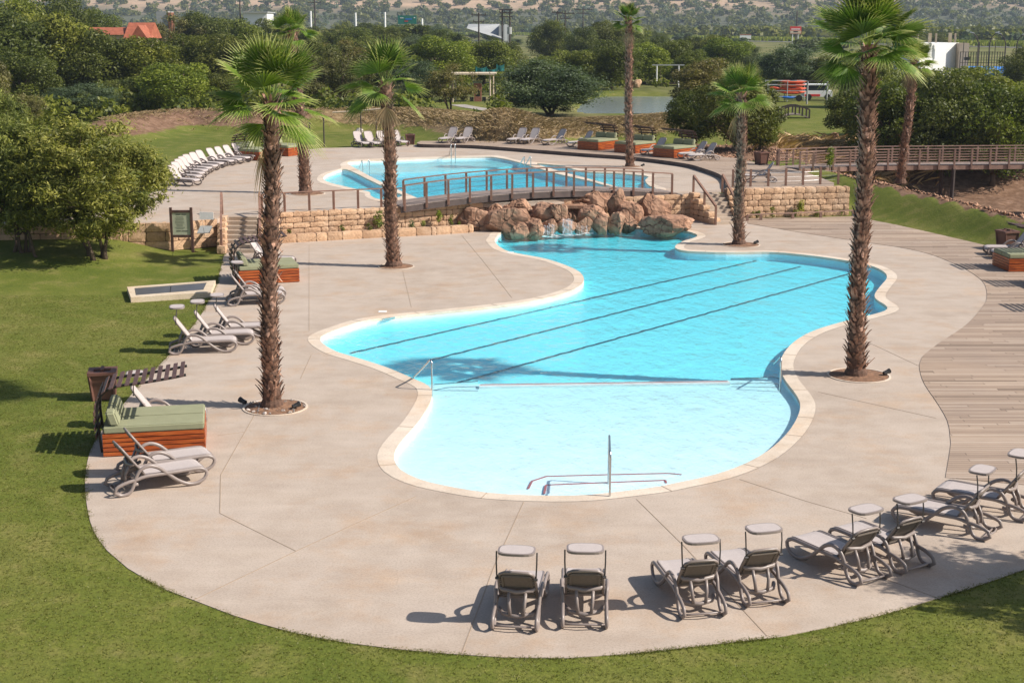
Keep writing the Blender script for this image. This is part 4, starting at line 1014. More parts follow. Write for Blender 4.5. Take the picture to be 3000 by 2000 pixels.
for i, (a, b) in enumerate(fr):
    u, v = 450 + a / 4.238, 380 + b / 4.238
    lounger(f'{ords[i]} sun lounger counted from the daybed in the curved row left of the upper pool', G3, *P(u, v, ZT + .05), radians(-27), z=ZT, canopy=False, ox=1.8)
G4 = 'sun loungers on the far side of the upper pool'
for lb, u, v, z, a in (('leftmost of the four loungers left of the brown bin beyond the upper pool', 1070, 432.6, ZT, -62), ('second of the four loungers left of the brown bin beyond the upper pool', 1102, 432.6, ZT, -62), ('third of the four loungers left of the bin, mostly behind the palm trunk', 1139, 431.4, ZT, -62), ('fourth of the four loungers, right of the palm trunk and nearest the bin', 1182, 429, ZT, -62),
                       ('left lounger of the pair at the left end of the raised timber deck', 1301.6, 420, ZD, -115), ('right lounger of the pair at the left end of the raised timber deck', 1348.8, 420, ZD, -112), ('left lounger of the second pair on the raised timber deck', 1502, 422, ZD, -120), ('right lounger of the second pair on the raised timber deck', 1540, 423, ZD, -120),
                       ('single lounger turned sideways between the second pair and the first daybed', 1603.8, 425.5, ZD, -140), ('lounger partly hidden behind the first orange daybed on the raised deck', 1677, 432, ZD, -148), ('lounger between the second and third orange daybeds on the raised deck', 1894, 455, ZD, -140),
                       ('farther lounger of the pair right of the third orange daybed', 2002, 466, ZD, -155), ('nearer lounger of the pair right of the third orange daybed', 2030, 471, ZD, -155), ('lounger seen side on behind the railing above the stone wall', 2178, 533, ZD, 178)):
    lounger(lb, G4, *P(u, v, z), radians(a), z=z, canopy=False, ox=1.6)
lounger('farther grey lounger beside the brown bin on the right timber deck', 'sun loungers on the right timber deck', *P(2893, 746, 0), radians(178), canopy=False, ox=1.7)
lounger('nearer grey lounger beside the bin on the right timber deck, behind the daybed', 'sun loungers on the right timber deck', *P(2914, 757, 0), radians(178), canopy=False, ox=1.7)

# ================================================================== daybeds
BL, BW = 2.13, 1.62
def make_daybed():
    e = empty('daybed', (0, 0, 0), 0); hw = BW / 2
    mb = MB(); n_ = 5; h = 0.092
    for k in range(n_):
        z0 = 0.02 + k * (h + .007); z1 = z0 + h - .014
        mb.box(0, -hw, z0, BL, -hw + .03, z1); mb.box(0, hw - .03, z0, BL, hw, z1); mb.box(0, -hw + .03, z0, .03, hw - .03, z1); mb.box(BL - .03, -hw + .03, z0, BL, hw - .03, z1)
    mb.build('base', M['orange'], e)
    mb = MB(); mb.box(.035, -hw + .035, .0, BL - .035, hw - .035, .50); mb.build('inner_frame', M['black'], e)
    def cush(name, x0, y0, z0, x1, y1, z1, rad=.04, tilt=0):
        import bmesh
        bm = bmesh.new(); bmesh.ops.create_cube(bm, size=1)
        for v in bm.verts: v.co = Vector(((v.co.x + .5) * (x1 - x0) + x0, (v.co.y + .5) * (y1 - y0) + y0, (v.co.z + .5) * (z1 - z0) + z0))
        bmesh.ops.bevel(bm, geom=bm.edges[:], offset=rad, segments=3, affect='EDGES')
        if tilt:
            for v in bm.verts: v.co.x -= (v.co.z - z0) * tilt
        me = bpy.data.meshes.new(name); bm.to_mesh(me); bm.free(); me.materials.append(M['cushion'])
        o = bpy.data.objects.new(name, me); COL.objects.link(o); o.parent = e; return o
    cush('mattress', .02, -hw + .02, .500, BL - .01, -.003, .655, rad=.025); cush('mattress', .02, .003, .500, BL - .01, hw - .02, .655, rad=.025)
    cush('back_cushion', .16, -hw + .03, .66, .37, -.005, .97, tilt=.3); cush('back_cushion', .16, .005, .66, .37, hw - .03, .97, tilt=.3)
    prof = crs([(-.06, .0), (-.10, .45), (-.12, .85), (-.06, 1.17), (.10, 1.36), (.38, 1.45), (.9, 1.50), (1.5, 1.58), (1.78, 1.63)], closed=False, step=0.07)
    for y in (-.42, .42):
        mb = MB()
        for a, b in zip(prof[:-1], prof[1:]): mb.bar((a[0], y, a[1]), (b[0], y, b[1]), 0.05, 0.055, up=(0, 1, 0))
        mb.build('rib', M['black'], e)
    mb = MB(); L = 0; acc = 0; i = 0
    d_ = [0]
    for a, b in zip(prof[:-1], prof[1:]): d_.append(d_[-1] + hypot(b[0] - a[0], b[1] - a[1]))
    s = 0.42
    while s < d_[-1]:
        while d_[i + 1] < s: i += 1
        t = (s - d_[i]) / (d_[i + 1] - d_[i]); a, b = prof[i], prof[i + 1]; x, z = a[0] + (b[0] - a[0]) * t, a[1] + (b[1] - a[1]) * t
        tx, tz = b[0] - a[0], b[1] - a[1]; l = hypot(tx, tz); tx /= l; tz /= l; nx_, nz2 = -tz, tx; w_ = .045; o_ = .035
        c = [(x + nx_ * o_ - tx * w_, z + nz2 * o_ - tz * w_), (x + nx_ * o_ + tx * w_, z + nz2 * o_ + tz * w_), (x + nx_ * (o_ + .022) + tx * w_, z + nz2 * (o_ + .022) + tz * w_), (x + nx_ * (o_ + .022) - tx * w_, z + nz2 * (o_ + .022) - tz * w_)]
        mb.add([(p[0], -.68, p[1]) for p in c] + [(p[0], .68, p[1]) for p in c], [(0, 1, 2, 3), (7, 6, 5, 4), (0, 4, 5, 1), (1, 5, 6, 2), (2, 6, 7, 3), (3, 7, 4, 0)])
        s += 0.165
    mb.build('roof_slats', M['darkwood'], e)
    return e
bedp = make_daybed(); first = [1]
def daybed(label, corner, ang, oy, z=0.0, ox=0.0, scale=1.0):
    o = bedp if first else copy_tree(bedp); first.clear(); c, s_ = cos(ang), sin(ang); o.scale = (scale,) * 3
    o.location = (corner[0] - (c * ox - s_ * oy) * scale, corner[1] - (s_ * ox + c * oy) * scale, z); o.rotation_euler = (0, 0, ang)
    return tag(o, label, 'daybed', 'slatted canopy daybeds with olive mattresses')
a = D(238, 1050); b = D(473, 1037); daybed('biggest daybed in view, on the left deck edge with slatted canopy and olive mattress', a, atan2(b[1] - a[1], b[0] - a[0]), -BW / 2)
a = D(550, 655); b = D(683, 648); daybed('daybed behind the left palm trunk near the left steps', a, atan2(b[1] - a[1], b[0] - a[0]), -BW / 2)
daybed('left one of two daybeds left of the upper pool, ending the lounger row', P(760, 472, ZT), radians(-32), -BW / 2, ZT, BL)
daybed('right one of two daybeds left of the upper pool, beside the palm trunk', P(845, 459, ZT), radians(-32), -BW / 2, ZT, BL)
for lb, u, v, a in (('first orange daybed from the left on the raised timber deck', 1752.5, 441.5, -130), ('second orange daybed on the raised timber deck, behind the tall thin palm', 1861, 450.5, -132), ('third orange daybed on the raised timber deck, nearest the big dark tree', 1974, 464, -136)):
    daybed(lb, P(u, v, ZD), radians(a), BW / 2, ZD, BL)
pH = P(2954.7, 798, 0); daybed('daybed cut by the right edge of the photo beside a brown bin', pH, radians(183), BW / 2, 0.012, BL)
daybed('daybed outside the right edge, its striped canopy shadow falling on the deck', (pH[0] + .1, pH[1] - 3.6), radians(183), BW / 2, 0.012, BL)
daybed('nearer daybed outside the right edge, its striped canopy shadow at the deck bend', (pH[0] - 0.8, pH[1] - 8.0), radians(183), BW / 2, 0.012, BL)

# ================================================================== bins
def make_bin():
    e = empty('litter_bin', (0, 0, 0), 0); mb = MB()
    b0, b1, h = .23, .29, .66; vs = [(-b0, -b0, .03), (b0, -b0, .03), (b0, b0, .03), (-b0, b0, .03), (-b1, -b1, h), (b1, -b1, h), (b1, b1, h), (-b1, b1, h)]
    mb.add(vs, [(0, 1, 5, 4), (1, 2, 6, 5), (2, 3, 7, 6), (3, 0, 4, 7), (3, 2, 1, 0)])
    for sx in (-1, 1):
        for sy in (-1, 1):
            mb.bar((sx * b0 * 1.02, sy * b0 * 1.02, 0), (sx * b1 * 1.03, sy * b1 * 1.03, h), .06, .06)
    mb.build('body', M['binwood'], e)
    mb = MB(); o = b1 + .05
    mb.box(-o, -o, h, o, -o + .14, h + .07); mb.box(-o, o - .14, h, o, o, h + .07); mb.box(-o, -o + .14, h, -o + .14, o - .14, h + .07); mb.box(o - .14, -o + .14, h, o, o - .14, h + .07)
    mb.bar((-.2, 0, h + .08), (.2, 0, h + .08), .07, .05); mb.bar((0, -.2, h + .10), (0, .2, h + .10), .07, .05); lid = mb.build('lid', M['binwood'], e)
    mb = MB(); mb.box(-.2, -.2, h - .1, .2, .2, h + .02); mb.build('liner', M['black'], lid)
    return e
binp = make_bin(); bf = [1]
for lb, x, y, z, rz, sc in (('brown litter bin on the lawn behind the biggest daybed', *P(305, 1165, 0), -.02, .2, 1.0), ('brown litter bin with open top beside the right hand daybed', *P(2948, 730, 0), .012, .3, 1.05), ('brown litter bin on the lawn beyond the upper pool, left of the raised deck', *P(1202, 424, ZT), ZT, .1, .95), ('brown litter bin on the raised deck near the boardwalk', *P(2230, 482, ZD), ZD, .5, .95)):
    o = binp if bf else copy_tree(binp); bf.clear(); o.location = (x, y, z); o.rotation_euler = (0, 0, rz); o.scale = (sc,) * 3; tag(o, lb, 'litter bin', 'brown litter bins')

# ================================================================== palms
def palm(label, base, z0, top_uv, R, seed, n_fr=30, dead=4, trunk_r=0.17, up=1.0, grp='fan palms around the pools'):
    bx, by = base; r = random.Random(seed)
    zt_ = height_at(bx, by, top_uv[1]); dd = depth(bx, by, zt_); tx = (top_uv[0] - 1500) * dd / F; H = zt_ - z0
    e = empty('palm_tree', (bx, by, z0), 0, label, 'palm tree', grp)
    ax = tx - bx; ay = r.uniform(-.15, .15); ph = r.uniform(0, 6)
    def cen(t): return Vector((ax * t + 0.06 * sin(t * 5 + ph) * (t * (1 - t)) * 4, ay * t + 0.05 * sin(t * 4 + ph), H * t))
    def rad(t): return trunk_r * (1.45 * math.exp(-t * H / .35) * .35 + 1.0 - 0.18 * t)
    n_ = int(H / .12); pts = [cen(i / n_) for i in range(n_ + 1)]; rs = [rad(i / n_) * (1 + .08 * sin(i * 2.1) + r.uniform(-.04, .04)) for i in range(n_ + 1)]
    mb = MB(); mb.tube(pts, rs, 14); T = mb.build('trunk', M['palmbark'], e, smooth=False)
    # leaf base stubs
    V = []; Q = []; rn = np.random.RandomState(seed); z = 0.22; kk = 0
    while z < H + .05:
        t = min(1, z / H); c = cen(t); rr = rad(t); m_ = 9
        for j in range(m_):
            if rn.rand() < .08: continue
            a_ = 2 * pi * (j + (kk % 2) * .5) / m_ + rn.uniform(-.2, .2); L = rn.uniform(.13, .25) * (1.45 if rn.rand() < .12 else 1); w_ = rn.uniform(.035, .065); outk = rn.uniform(.6, 1.35); curl = rn.uniform(-.02, .06)
            tilt = rn.uniform(-.5, .5); ox_, oy_ = cos(a_), sin(a_); sx_, sy_ = -oy_, ox_
            down = -1 if rn.rand() < .06 else 1
            prof_ = ((0, -0.02, 1.0), (.35, .42, 1.0), (.7, .78, .7), (1.0, 1.0 - curl * 3, .15))
            o0 = len(V)
            for (f_, g_, wf) in prof_:
                px_ = rr * .93 + L * f_ * outk * .62; pz_ = z + L * g_ * down + rn.uniform(-.005, .005)
                for sgn in (-1, 0, 1):
                    inn = .02 if sgn else 0
                    V.append((c.x + ox_ * (px_ - inn) + sx_ * (w_ * wf * sgn + tilt * L * f_ * .4), c.y + oy_ * (px_ - inn) + sy_ * (w_ * wf * sgn + tilt * L * f_ * .4), pz_))
            for q in range(3):
                for s2 in range(2): a0 = o0 + q * 3 + s2; Q.append((a0, a0 + 1, a0 + 4, a0 + 3))
        z += rn.uniform(.075, .10); kk += 1
    npmesh('leaf_bases', np.array(V), np.array(Q), M['boot'], parent=e)
    # crown
    top = cen(1.0)
    def frond(V, Q, TT, a_, el, Lp, Lf, nl, droop, spread, dead_):
        d = Vector((cos(a_) * cos(el), sin(a_) * cos(el), sin(el))); side = Vector((-sin(a_), cos(a_), 0)); pos = top + Vector((0, 0, -.05 - r.random() * .15 * (1 - sin(el)))); o0 = len(V)
        seg = 5; pw = .016; pp = []
        for i in range(seg + 1):
            pp.append(pos.copy()); d = (d + Vector((0, 0, -droop * .12))).normalized(); pos = pos + d * (Lp / seg)
        for p in pp: V += [tuple(p - side * pw), tuple(p + side * pw)]
        for i in range(seg): Q.append((o0 + 2 * i, o0 + 2 * i + 1, o0 + 2 * i + 3, o0 + 2 * i + 2)); TT.append((.75, .35, 0))
        h = pp[-1]; upv = side.cross(d).normalized(); upv = upv if upv.z > 0 or el < -.3 else -upv
        roll = r.uniform(-.5, .5); s2 = (side * cos(roll) + upv * sin(roll)).normalized(); n2 = d.cross(s2).normalized()
        if n2.z < 0: n2 = -n2
        for k in range(nl):
            f_ = (k + .5) / nl * 2 - 1; an = f_ * spread; ld_ = (d * cos(an) + s2 * sin(an)).normalized(); L = Lf * (1.0 - .22 * abs(f_) ** 2) * r.uniform(.92, 1.06)
            ps = ld_.cross(n2).normalized(); half = tan(spread / nl) * 1.08; cup = .18
            o1 = len(V); base_t = min(1, max(0, .35 + .35 * (k % 2) + r.uniform(-.2, .25)))
            stations = (0.02, .26, .46, .66, .85, 1.0)
            dr = droop * r.uniform(.7, 1.3)
            for si, s_ in enumerate(stations):
                rr_ = L * s_; w_ = rr_ * half if s_ <= .46 else L * .46 * half * (1 - (s_ - .46) / .56); c_ = h + ld_ * rr_ + n2 * (cup * abs(f_) * rr_ * .6) + Vector((0, 0, -dr * .42 * L * max(0, s_ - .35) ** 2 * 2.2)); fold = n2 * (w_ * .55)
                V += [tuple(c_ - ps * w_ - fold), tuple(c_ + fold), tuple(c_ + ps * w_ - fold)]
            for si in range(5):
                tipf = max(0, (stations[si + 1] - .62) / .38) * (.55 + .4 * r.random()); tt = (base_t, tipf, 0)
                for s3 in range(2): a0 = o1 + si * 3 + s3; Q.append((a0, a0 + 1, a0 + 4, a0 + 3)); TT.append(tt)
    V, Q, TT = [], [], []
    for i in range(n_fr):
        q = (i + .5) / n_fr; el = radians(87 - 98 * q ** 1.2 + r.uniform(-10, 10)); a_ = i * 2.39996 + r.uniform(-.3, .3)
        sc_ = 1.0 if q < .7 else .9
        frond(V, Q, TT, a_, el, R * .52 * sc_ * r.uniform(.85, 1.15), R * .62 * sc_ * r.uniform(.9, 1.12), 26, .12 + .48 * q, radians(r.uniform(82, 108)), False)
    npmesh('crown', np.array(V), np.array(Q), M['frond'], np.array(TT, np.float32), parent=e)
    if dead:
        V, Q, TT = [], [], []
        for i in range(dead): frond(V, Q, TT, r.uniform(0, 6.28), radians(r.uniform(-75, -35)), R * .4, R * .6, 20, 1.6, radians(60), True)
        npmesh('dead_fronds', np.array(V), np.array(Q), M['deadfrond'], np.array(TT, np.float32), parent=e)
    return e
PALMS = [('tall wide crowned fan palm in the left foreground, standing in a round soil bed', D(625, 935), 0, (622, 238), 1.54, 11, 28, 1, .185, 0.78), ('tallest fan palm on the right, crown cut by the top of the photo', D(1965, 862), 0, (1996, 112), 1.55, 12, 36, 0, .205, .82),
         ('fan palm in the middle left on the lower deck, spreading loose crown', D(905, 612), 0, (886, 200), 1.70, 13, 18, 1, .225, .70), ('fan palm beside the right steps with a dead skirt', D(1697, 562), 0, (1702, 222), 1.40, 14, 24, 1, .20, .8),
         ('fan palm on the upper terrace seen just right of the left foreground palm', D(702, 445, ZT), ZT, (671, 78), 1.22, 15, 20, 1, .24, .85), ('tall thin fan palm beside the upper pool and timber deck', D(1447, 383, ZT), ZT, (1443, 50), 1.02, 16, 22, 2, .19, 0.6), ('leaning fan palm on the bank beside the boardwalk', D(2068, 416, 1.0), .9, (2100, 142), 1.15, 17, 20, 2, .19, 0)]
PN = {11: 'left foreground palm', 12: 'tallest right palm', 13: 'middle palm on the lower deck', 14: 'palm beside the right steps', 15: 'palm on the upper terrace', 16: 'tall thin palm'}
for lb, b, z, tp, R, sd, nf, dd_, tr, pit in PALMS:
    palm(lb, b, z, (tp[0] * K, tp[1] * K), R, sd, nf, dd_, tr)
    if pit:
        e = empty('palm_pit', (b[0] + .08, b[1] - .02, z), 0, 'round soil bed at the foot of the ' + PN[sd], 'planting bed', 'round soil beds at the palm feet')
        mb = MB(); n_ = 40; vs = []
        for i in range(n_):
            a = 2 * pi * i / n_; c, s_ = cos(a), sin(a); vs += [(c * pit, s_ * pit, .004), (c * pit, s_ * pit, .02), (c * (pit - .05), s_ * (pit - .05), .02), (c * (pit - .055), s_ * (pit - .055), .002)]
        mb.add(vs, [(4 * i + j, 4 * ((i + 1) % n_) + j, 4 * ((i + 1) % n_) + j + 1, 4 * i + j + 1) for i in range(n_) for j in range(3)]); mb.build('rim', M['coping'], e)
        mb = MB(); g = 14; vs = [(0, 0, .07)]; rr = random.Random(sd)
        for k in range(1, 6):
            for i in range(n_): a = 2 * pi * i / n_; q = (pit - .05) * k / 5; vs.append((cos(a) * q, sin(a) * q, .006 + .06 * (1 - k / 5) + (rr.uniform(0, .02) if k < 5 else 0)))
        fs = [(0, 1 + i, 1 + (i + 1) % n_) for i in range(n_)] + [(1 + (k - 1) * n_ + i, 1 + k * n_ + i, 1 + k * n_ + (i + 1) % n_, 1 + (k - 1) * n_ + (i + 1) % n_) for k in range(1, 5) for i in range(n_)]
        mb.add(vs, fs); mb.build('soil', M['soil'], e)
# spotlights and stones in the pits
def spot(label, x, y, z, rz):
    e = empty('ground_spotlight', (x, y, z), rz, label, 'spotlight', 'black ground spotlights at the palms')
    mb = MB(); mb.tube([(0, 0, .0), (0, 0, .07)], .012, 6); mb.build('stake', M['black'], e)
    mb = MB(); mb.tube([(-.09, 0, .07), (.02, 0, .10), (.10, 0, .125)], [.05, .055, .07], 10); mb.build('lamp_head', M['black'], e)
    mb = MB(); mb.cyl(0, 0, 0, .004, .055, n=10); o = mb.build('lens', M['white'], e); o.location = (.102, 0, .126); o.rotation_euler = (0, radians(76), 0)
for i, (lb, b, q) in enumerate((('left', PALMS[0][1], .62), ('right', PALMS[0][1], .66))):
    spot(f'black spotlight on the {lb} rim of the soil bed of the left foreground palm', b[0] + (-.72 if i == 0 else .62), b[1] + (.12 if i == 0 else -.28), .03, 2.6 if i == 0 else .6)
spot('black spotlight on the right rim of the soil bed of the tallest right palm', PALMS[1][1][0] + .78, PALMS[1][1][1] - .1, .02, .4)
spot('black spotlight on the right of the soil bed of the palm by the right steps', PALMS[3][1][0] + .7, PALMS[3][1][1] - .05, .02, .4)
spot('black spotlight on the deck right of the tall thin palm', PALMS[5][1][0] + .7, PALMS[5][1][1] - .05, ZT, .4)
r = random.Random(3); mb = MB()
for k in range(60):
    a = r.uniform(0, 6.28); q = r.uniform(.3, .72); s_ = r.uniform(.015, .05); x = PALMS[0][1][0] + .08 + cos(a) * q; y = PALMS[0][1][1] - .02 + sin(a) * q
    m_ = rockmesh(k, s_ * 1.3, s_, s_ * .7, 8); mb.add([(p[0] + x, p[1] + y, p[2] + .04) for p in m_.v[::1]], m_.f, (r.random(), 0, 0)) if k < 14 else mb.add([(x - s_, y, .03), (x + s_, y - s_, .03), (x + s_ * .5, y + s_, .03), (x, y, .03 + s_)], [(0, 1, 3), (1, 2, 3), (2, 0, 3)], (r.random(), 0, 0))
tag(mb.build('gravel', M['pebble'], tint=True), 'pale stones scattered in the soil bed of the left foreground palm', 'gravel', kind='stuff')

# ================================================================== trees
ORD = ['first', 'second', 'third', 'fourth', 'fifth', 'sixth', 'seventh', 'eighth', 'ninth', 'tenth', 'eleventh', 'twelfth', 'thirteenth', 'fourteenth', 'fifteenth', 'sixteenth', 'seventeenth', 'eighteenth', 'nineteenth', 'twentieth',
       'twenty-first', 'twenty-second', 'twenty-third', 'twenty-fourth', 'twenty-fifth', 'twenty-sixth', 'twenty-seventh', 'twenty-eighth', 'twenty-ninth', 'thirtieth']
def leaf_cloud(rn, n, blobs, leaf, asp=1.6, tb=0.5, up=0.25, soft=False):
    """blobs (k,6): x,y,z,r,zscale,tint -> leaf quads"""
    k = len(blobs); wts = blobs[:, 3] ** 2; idx = rn.choice(k, n, p=wts / wts.sum()); B = blobs[idx]
    d = rn.normal(size=(n, 3)); d[:, 2] += 0.35; d /= np.linalg.norm(d, axis=1)[:, None]
    rad_ = B[:, 3] * ((0.55 + 0.5 * rn.rand(n) ** 0.7) if not soft else (0.15 + np.abs(rn.normal(size=n)) * .75))
    C = B[:, :3] + d * rad_[:, None] * np.stack([np.ones(n), np.ones(n), B[:, 4]], 1)
    nm = d * 0.8 + rn.normal(size=(n, 3)) * 0.6 + np.array([0.15, 0, up]); nm /= np.linalg.norm(nm, axis=1)[:, None]
    t = rn.normal(size=(n, 3)); t -= nm * (t * nm).sum(1)[:, None]; t /= np.linalg.norm(t, axis=1)[:, None]; b = np.cross(nm, t)
    s = leaf * (0.6 + 0.8 * rn.rand(n)); a = t * (s * asp / 2)[:, None]; c = b * (s / 2)[:, None]
    V = np.stack([C - a, C - c * .9, C + a, C + c * .9], 1).reshape(-1, 3)
    Fq = np.arange(n * 4).reshape(n, 4)
    tint = np.clip(B[:, 5] + rn.normal(size=n) * 0.16, 0, 1)
    T = np.stack([tint, np.zeros(n), np.zeros(n)], 1).astype(np.float32)
    return V, Fq, T
def crown_blobs(rn, kind, nb):
    out = []
    zb = {'round': .03, 'feather': .0, 'flat': .6, 'loose': .12, 'near': .12}[kind]
    for i in range(nb):
        r_ = {'round': rn.uniform(.09, .19), 'feather': rn.uniform(.08, .15), 'flat': rn.uniform(.08, .14), 'loose': rn.uniform(.06, .13), 'near': rn.uniform(.035, .085)}[kind]
        v = rn.normal(size=3); v /= np.linalg.norm(v); q = rn.rand() ** (.28)
        cz = (1 + zb) / 2; hz_ = (1 - zb) / 2
        x = v[0] * q * (.5 - r_ * .8); y = v[1] * q * (.5 - r_ * .8); z = cz + v[2] * q * (hz_ - r_ * .6)
        if kind == 'feather': z = zb + (z - zb) * (.55 + .45 * (1 - (x * x + y * y) * 2.2)) + .12 * (x * x + y * y)
        zs = {'round': .85, 'feather': .6, 'flat': .4, 'loose': .8, 'near': .75}[kind]
        out.append((x, y, z, r_, zs, rn.uniform(.15, .8)))
    return np.array(out)
def limb_mesh(rn, kind, blobs, tr=.028, multi=1):
    mb = MB(); r = random.Random(int(rn.randint(1e6)))
    starts = []
    for m_ in range(multi):
        bx, by = (r.uniform(-.06, .06), r.uniform(-.06, .06)) if multi > 1 else (0, 0); lean = (r.uniform(-.1, .1), r.uniform(-.1, .1))
        th_ = .3 if kind != 'flat' else .5
        p = [(bx + lean[0] * t + r.uniform(-.01, .01), by + lean[1] * t + r.uniform(-.01, .01), -.02 + th_ * t) for t in (0, .25, .5, .75, 1)]
        mb.tube(p, [tr * (1.5 if i == 0 else 1 - .12 * i) for i in range(5)], 8); starts.append(p[-1]); starts.append(p[2])
    for b in blobs[:: max(1, len(blobs) // 12)]:
        s = Vector(r.choice(starts)); e_ = Vector(b[:3]); m1 = s.lerp(e_, .5) + Vector((r.uniform(-.04, .04), r.uniform(-.04, .04), .05))
        mb.tube([s, s.lerp(m1, .6), m1, m1.lerp(e_, .6), e_], [tr * .55, tr * .42, tr * .32, tr * .22, tr * .1], 5)
    return mb
PROTO = {}
def proto_tree(key, kind, seed, nb, n, leaf, m, multi=1, tr=.028, asp=1.6):
    rn = np.random.RandomState(seed); bl = crown_blobs(rn, kind, nb); V, Fq, T = leaf_cloud(rn, n, bl, leaf, asp, soft=kind in ('near', 'loose', 'feather'))
    c = npmesh('crown', V, Fq, M[m], T); t = limb_mesh(rn, kind, bl, tr, multi).build('trunk', M['bark'], smooth=True)
    PROTO[key] = [c, t, False, m]
    for q in (c, t): COL.objects.unlink(q)
for i in range(3): proto_tree(f'round{i}', 'round', 20 + i, 52, 19000, .0185, 'leaf_mid')
for i in range(2): proto_tree(f'feather{i}', 'feather', 40 + i, 70, 36000, .0125, 'leaf_grey', multi=3, tr=.018, asp=2.2)
proto_tree('loose0', 'loose', 50, 44, 13000, .015, 'leaf_olive', multi=2, tr=.02, asp=2)
proto_tree('acacia0', 'flat', 60, 26, 2600, .05, 'leaf_dark')
proto_tree('far0', 'round', 61, 30, 2600, .055, 'leaf_dark'); proto_tree('far1', 'round', 62, 34, 2600, .055, 'leaf_grey')
MATV = {}
def crown_variant(key, m):
    """same crown mesh with another leaf material"""
    if (key, m) not in MATV:
        me = PROTO[key][0].data
        if PROTO[key][3] != m: me = me.copy(); me.materials[0] = M[m]
        MATV[(key, m)] = me
    return MATV[(key, m)]
def tree(label, key, m, x, y, wd, h, rz, group=None, z=None, cat='tree', name='tree', parts=True):
    z = zg(x, y) if z is None else z
    e = empty(name, (x, y, z), rz, label, cat, group); e.scale = (wd, wd, h)
    c0, t0, u, _ = PROTO[key]
    c = bpy.data.objects.new('crown', crown_variant(key, m)); COL.objects.link(c); c.parent = e
    if parts: t = bpy.data.objects.new('trunk', t0.data); COL.objects.link(t); t.parent = e
    return e
KIND = {'D': ('round', 'leaf_dark', 'dense dark green', 3), 'M': ('round', 'leaf_mid', 'bushy mid green', 3), 'B': ('round', 'leaf_bright', 'fresh bright green', 3), 'G': ('feather', 'leaf_grey', 'feathery grey green', 2), 'O': ('loose', 'leaf_olive', 'thin olive brown', 1), 'Y': ('round', 'leaf_olive', 'olive yellow', 3)}
ROWS = {
 'front': ('the front tree row behind upper lawn', [(-25, 350, 135, 170, 'Y'), (55, 318, 215, 120, 'Y'), (185, 272, 188, 200, 'G'), (305, 256, 175, 150, 'D'), (414, 264, 142, 190, 'B'), (505, 258, 172, 115, 'D'), (575, 248, 170, 130, 'G'), (728, 262, 130, 125, 'O'), (795, 258, 108, 150, 'O'), (860, 256, 150, 100, 'D'),
            (952, 254, 178, 100, 'G'), (1035, 258, 150, 135, 'O'), (1262, 266, 130, 250, 'G'), (1590, 336, 205, 130, 'D'), (1625, 262, 140, 180, 'Y'), (1692, 348, 172, 220, 'D'), (1745, 345, 240, 110, 'M'), (1948, 322, 205, 120, 'D'), (2035, 338, 186, 210, 'M'), (2100, 312, 160, 200, 'D'), (2160, 341, 178, 230, 'D'), (2235, 310, 158, 230, 'M'), (2285, 343, 183, 240, 'M'), (2375, 338, 205, 160, 'D')]),
 'middle': ('the middle row of the wood', [(15, 245, 35, 260, 'D'), (130, 238, 22, 230, 'M'), (235, 240, 76, 200, 'D'), (330, 238, 84, 190, 'M'), (430, 218, 75, 170, 'D'), (520, 220, 85, 170, 'D'), (592, 216, 62, 150, 'M'), (655, 212, 90, 120, 'O'), (720, 215, 95, 150, 'D'), (785, 206, 95, 150, 'O'), (870, 206, 105, 150, 'D'), (945, 215, 128, 120, 'G'), (1010, 202, 83, 170, 'B'),
            (1112, 195, 88, 150, 'M'), (1168, 190, 100, 95, 'D'), (1325, 206, 112, 140, 'M'), (1405, 206, 97, 150, 'D'), (1480, 196, 98, 140, 'B'), (1545, 192, 88, 110, 'D'), (1595, 196, 118, 100, 'M'), (1668, 178, 86, 140, 'B'), (1740, 180, 118, 90, 'G'), (1810, 208, 92, 160, 'G'), (1885, 208, 128, 110, 'D'), (1985, 245, 115, 140, 'M'), (2345, 205, 112, 110, 'D'), (1235, 200, 130, 110, 'M'), (60, 270, 120, 180, 'D')]),
 'back': ('the back row of the wood', [(40, 190, -10, 200, 'M'), (150, 180, -5, 180, 'D'), (235, 160, 20, 110, 'M'), (400, 168, 38, 150, 'O'), (470, 165, 28, 150, 'D'), (545, 158, 40, 140, 'M'), (612, 150, 48, 120, 'D'), (680, 150, 62, 130, 'M'), (745, 150, 70, 130, 'D'), (815, 150, 68, 140, 'M'), (885, 148, 62, 120, 'D'), (950, 148, 74, 130, 'G'), (1015, 142, 70, 110, 'M'), (1075, 150, 95, 90, 'D'),
            (1262, 148, 44, 100, 'D'), (1340, 155, 66, 100, 'D'), (1395, 152, 48, 120, 'D'), (1455, 146, 66, 110, 'M'), (1510, 160, 88, 100, 'D'), (1590, 150, 84, 90, 'D'), (1645, 152, 80, 100, 'M'), (1710, 150, 96, 80, 'G'), (330, 165, 76, 120, 'D')])}
TREEPOS = []
for rk, (rname, lst) in ROWS.items():
    for i, (tx, tby, tty, tw, kd) in enumerate(sorted(lst)):
        x, y = D(tx, tby, 1.1); z = zg(x, y); h = height_at(x, y, tty * K) - z; wd = tw * K * depth(x, y, 4) / F * 1.08
        pk_, m_, adj, nv = KIND[kd]; r = random.Random(i * 7 + len(rk))
        tree(f'{adj} tree, {ORD[i]} from left in {rname}', f'{pk_}{(i * 5 + len(rk)) % nv}', m_, x, y, wd, h * 1.04, r.uniform(0, 6.28), 'trees of the wood behind the pools'); TREEPOS.append((x, y))
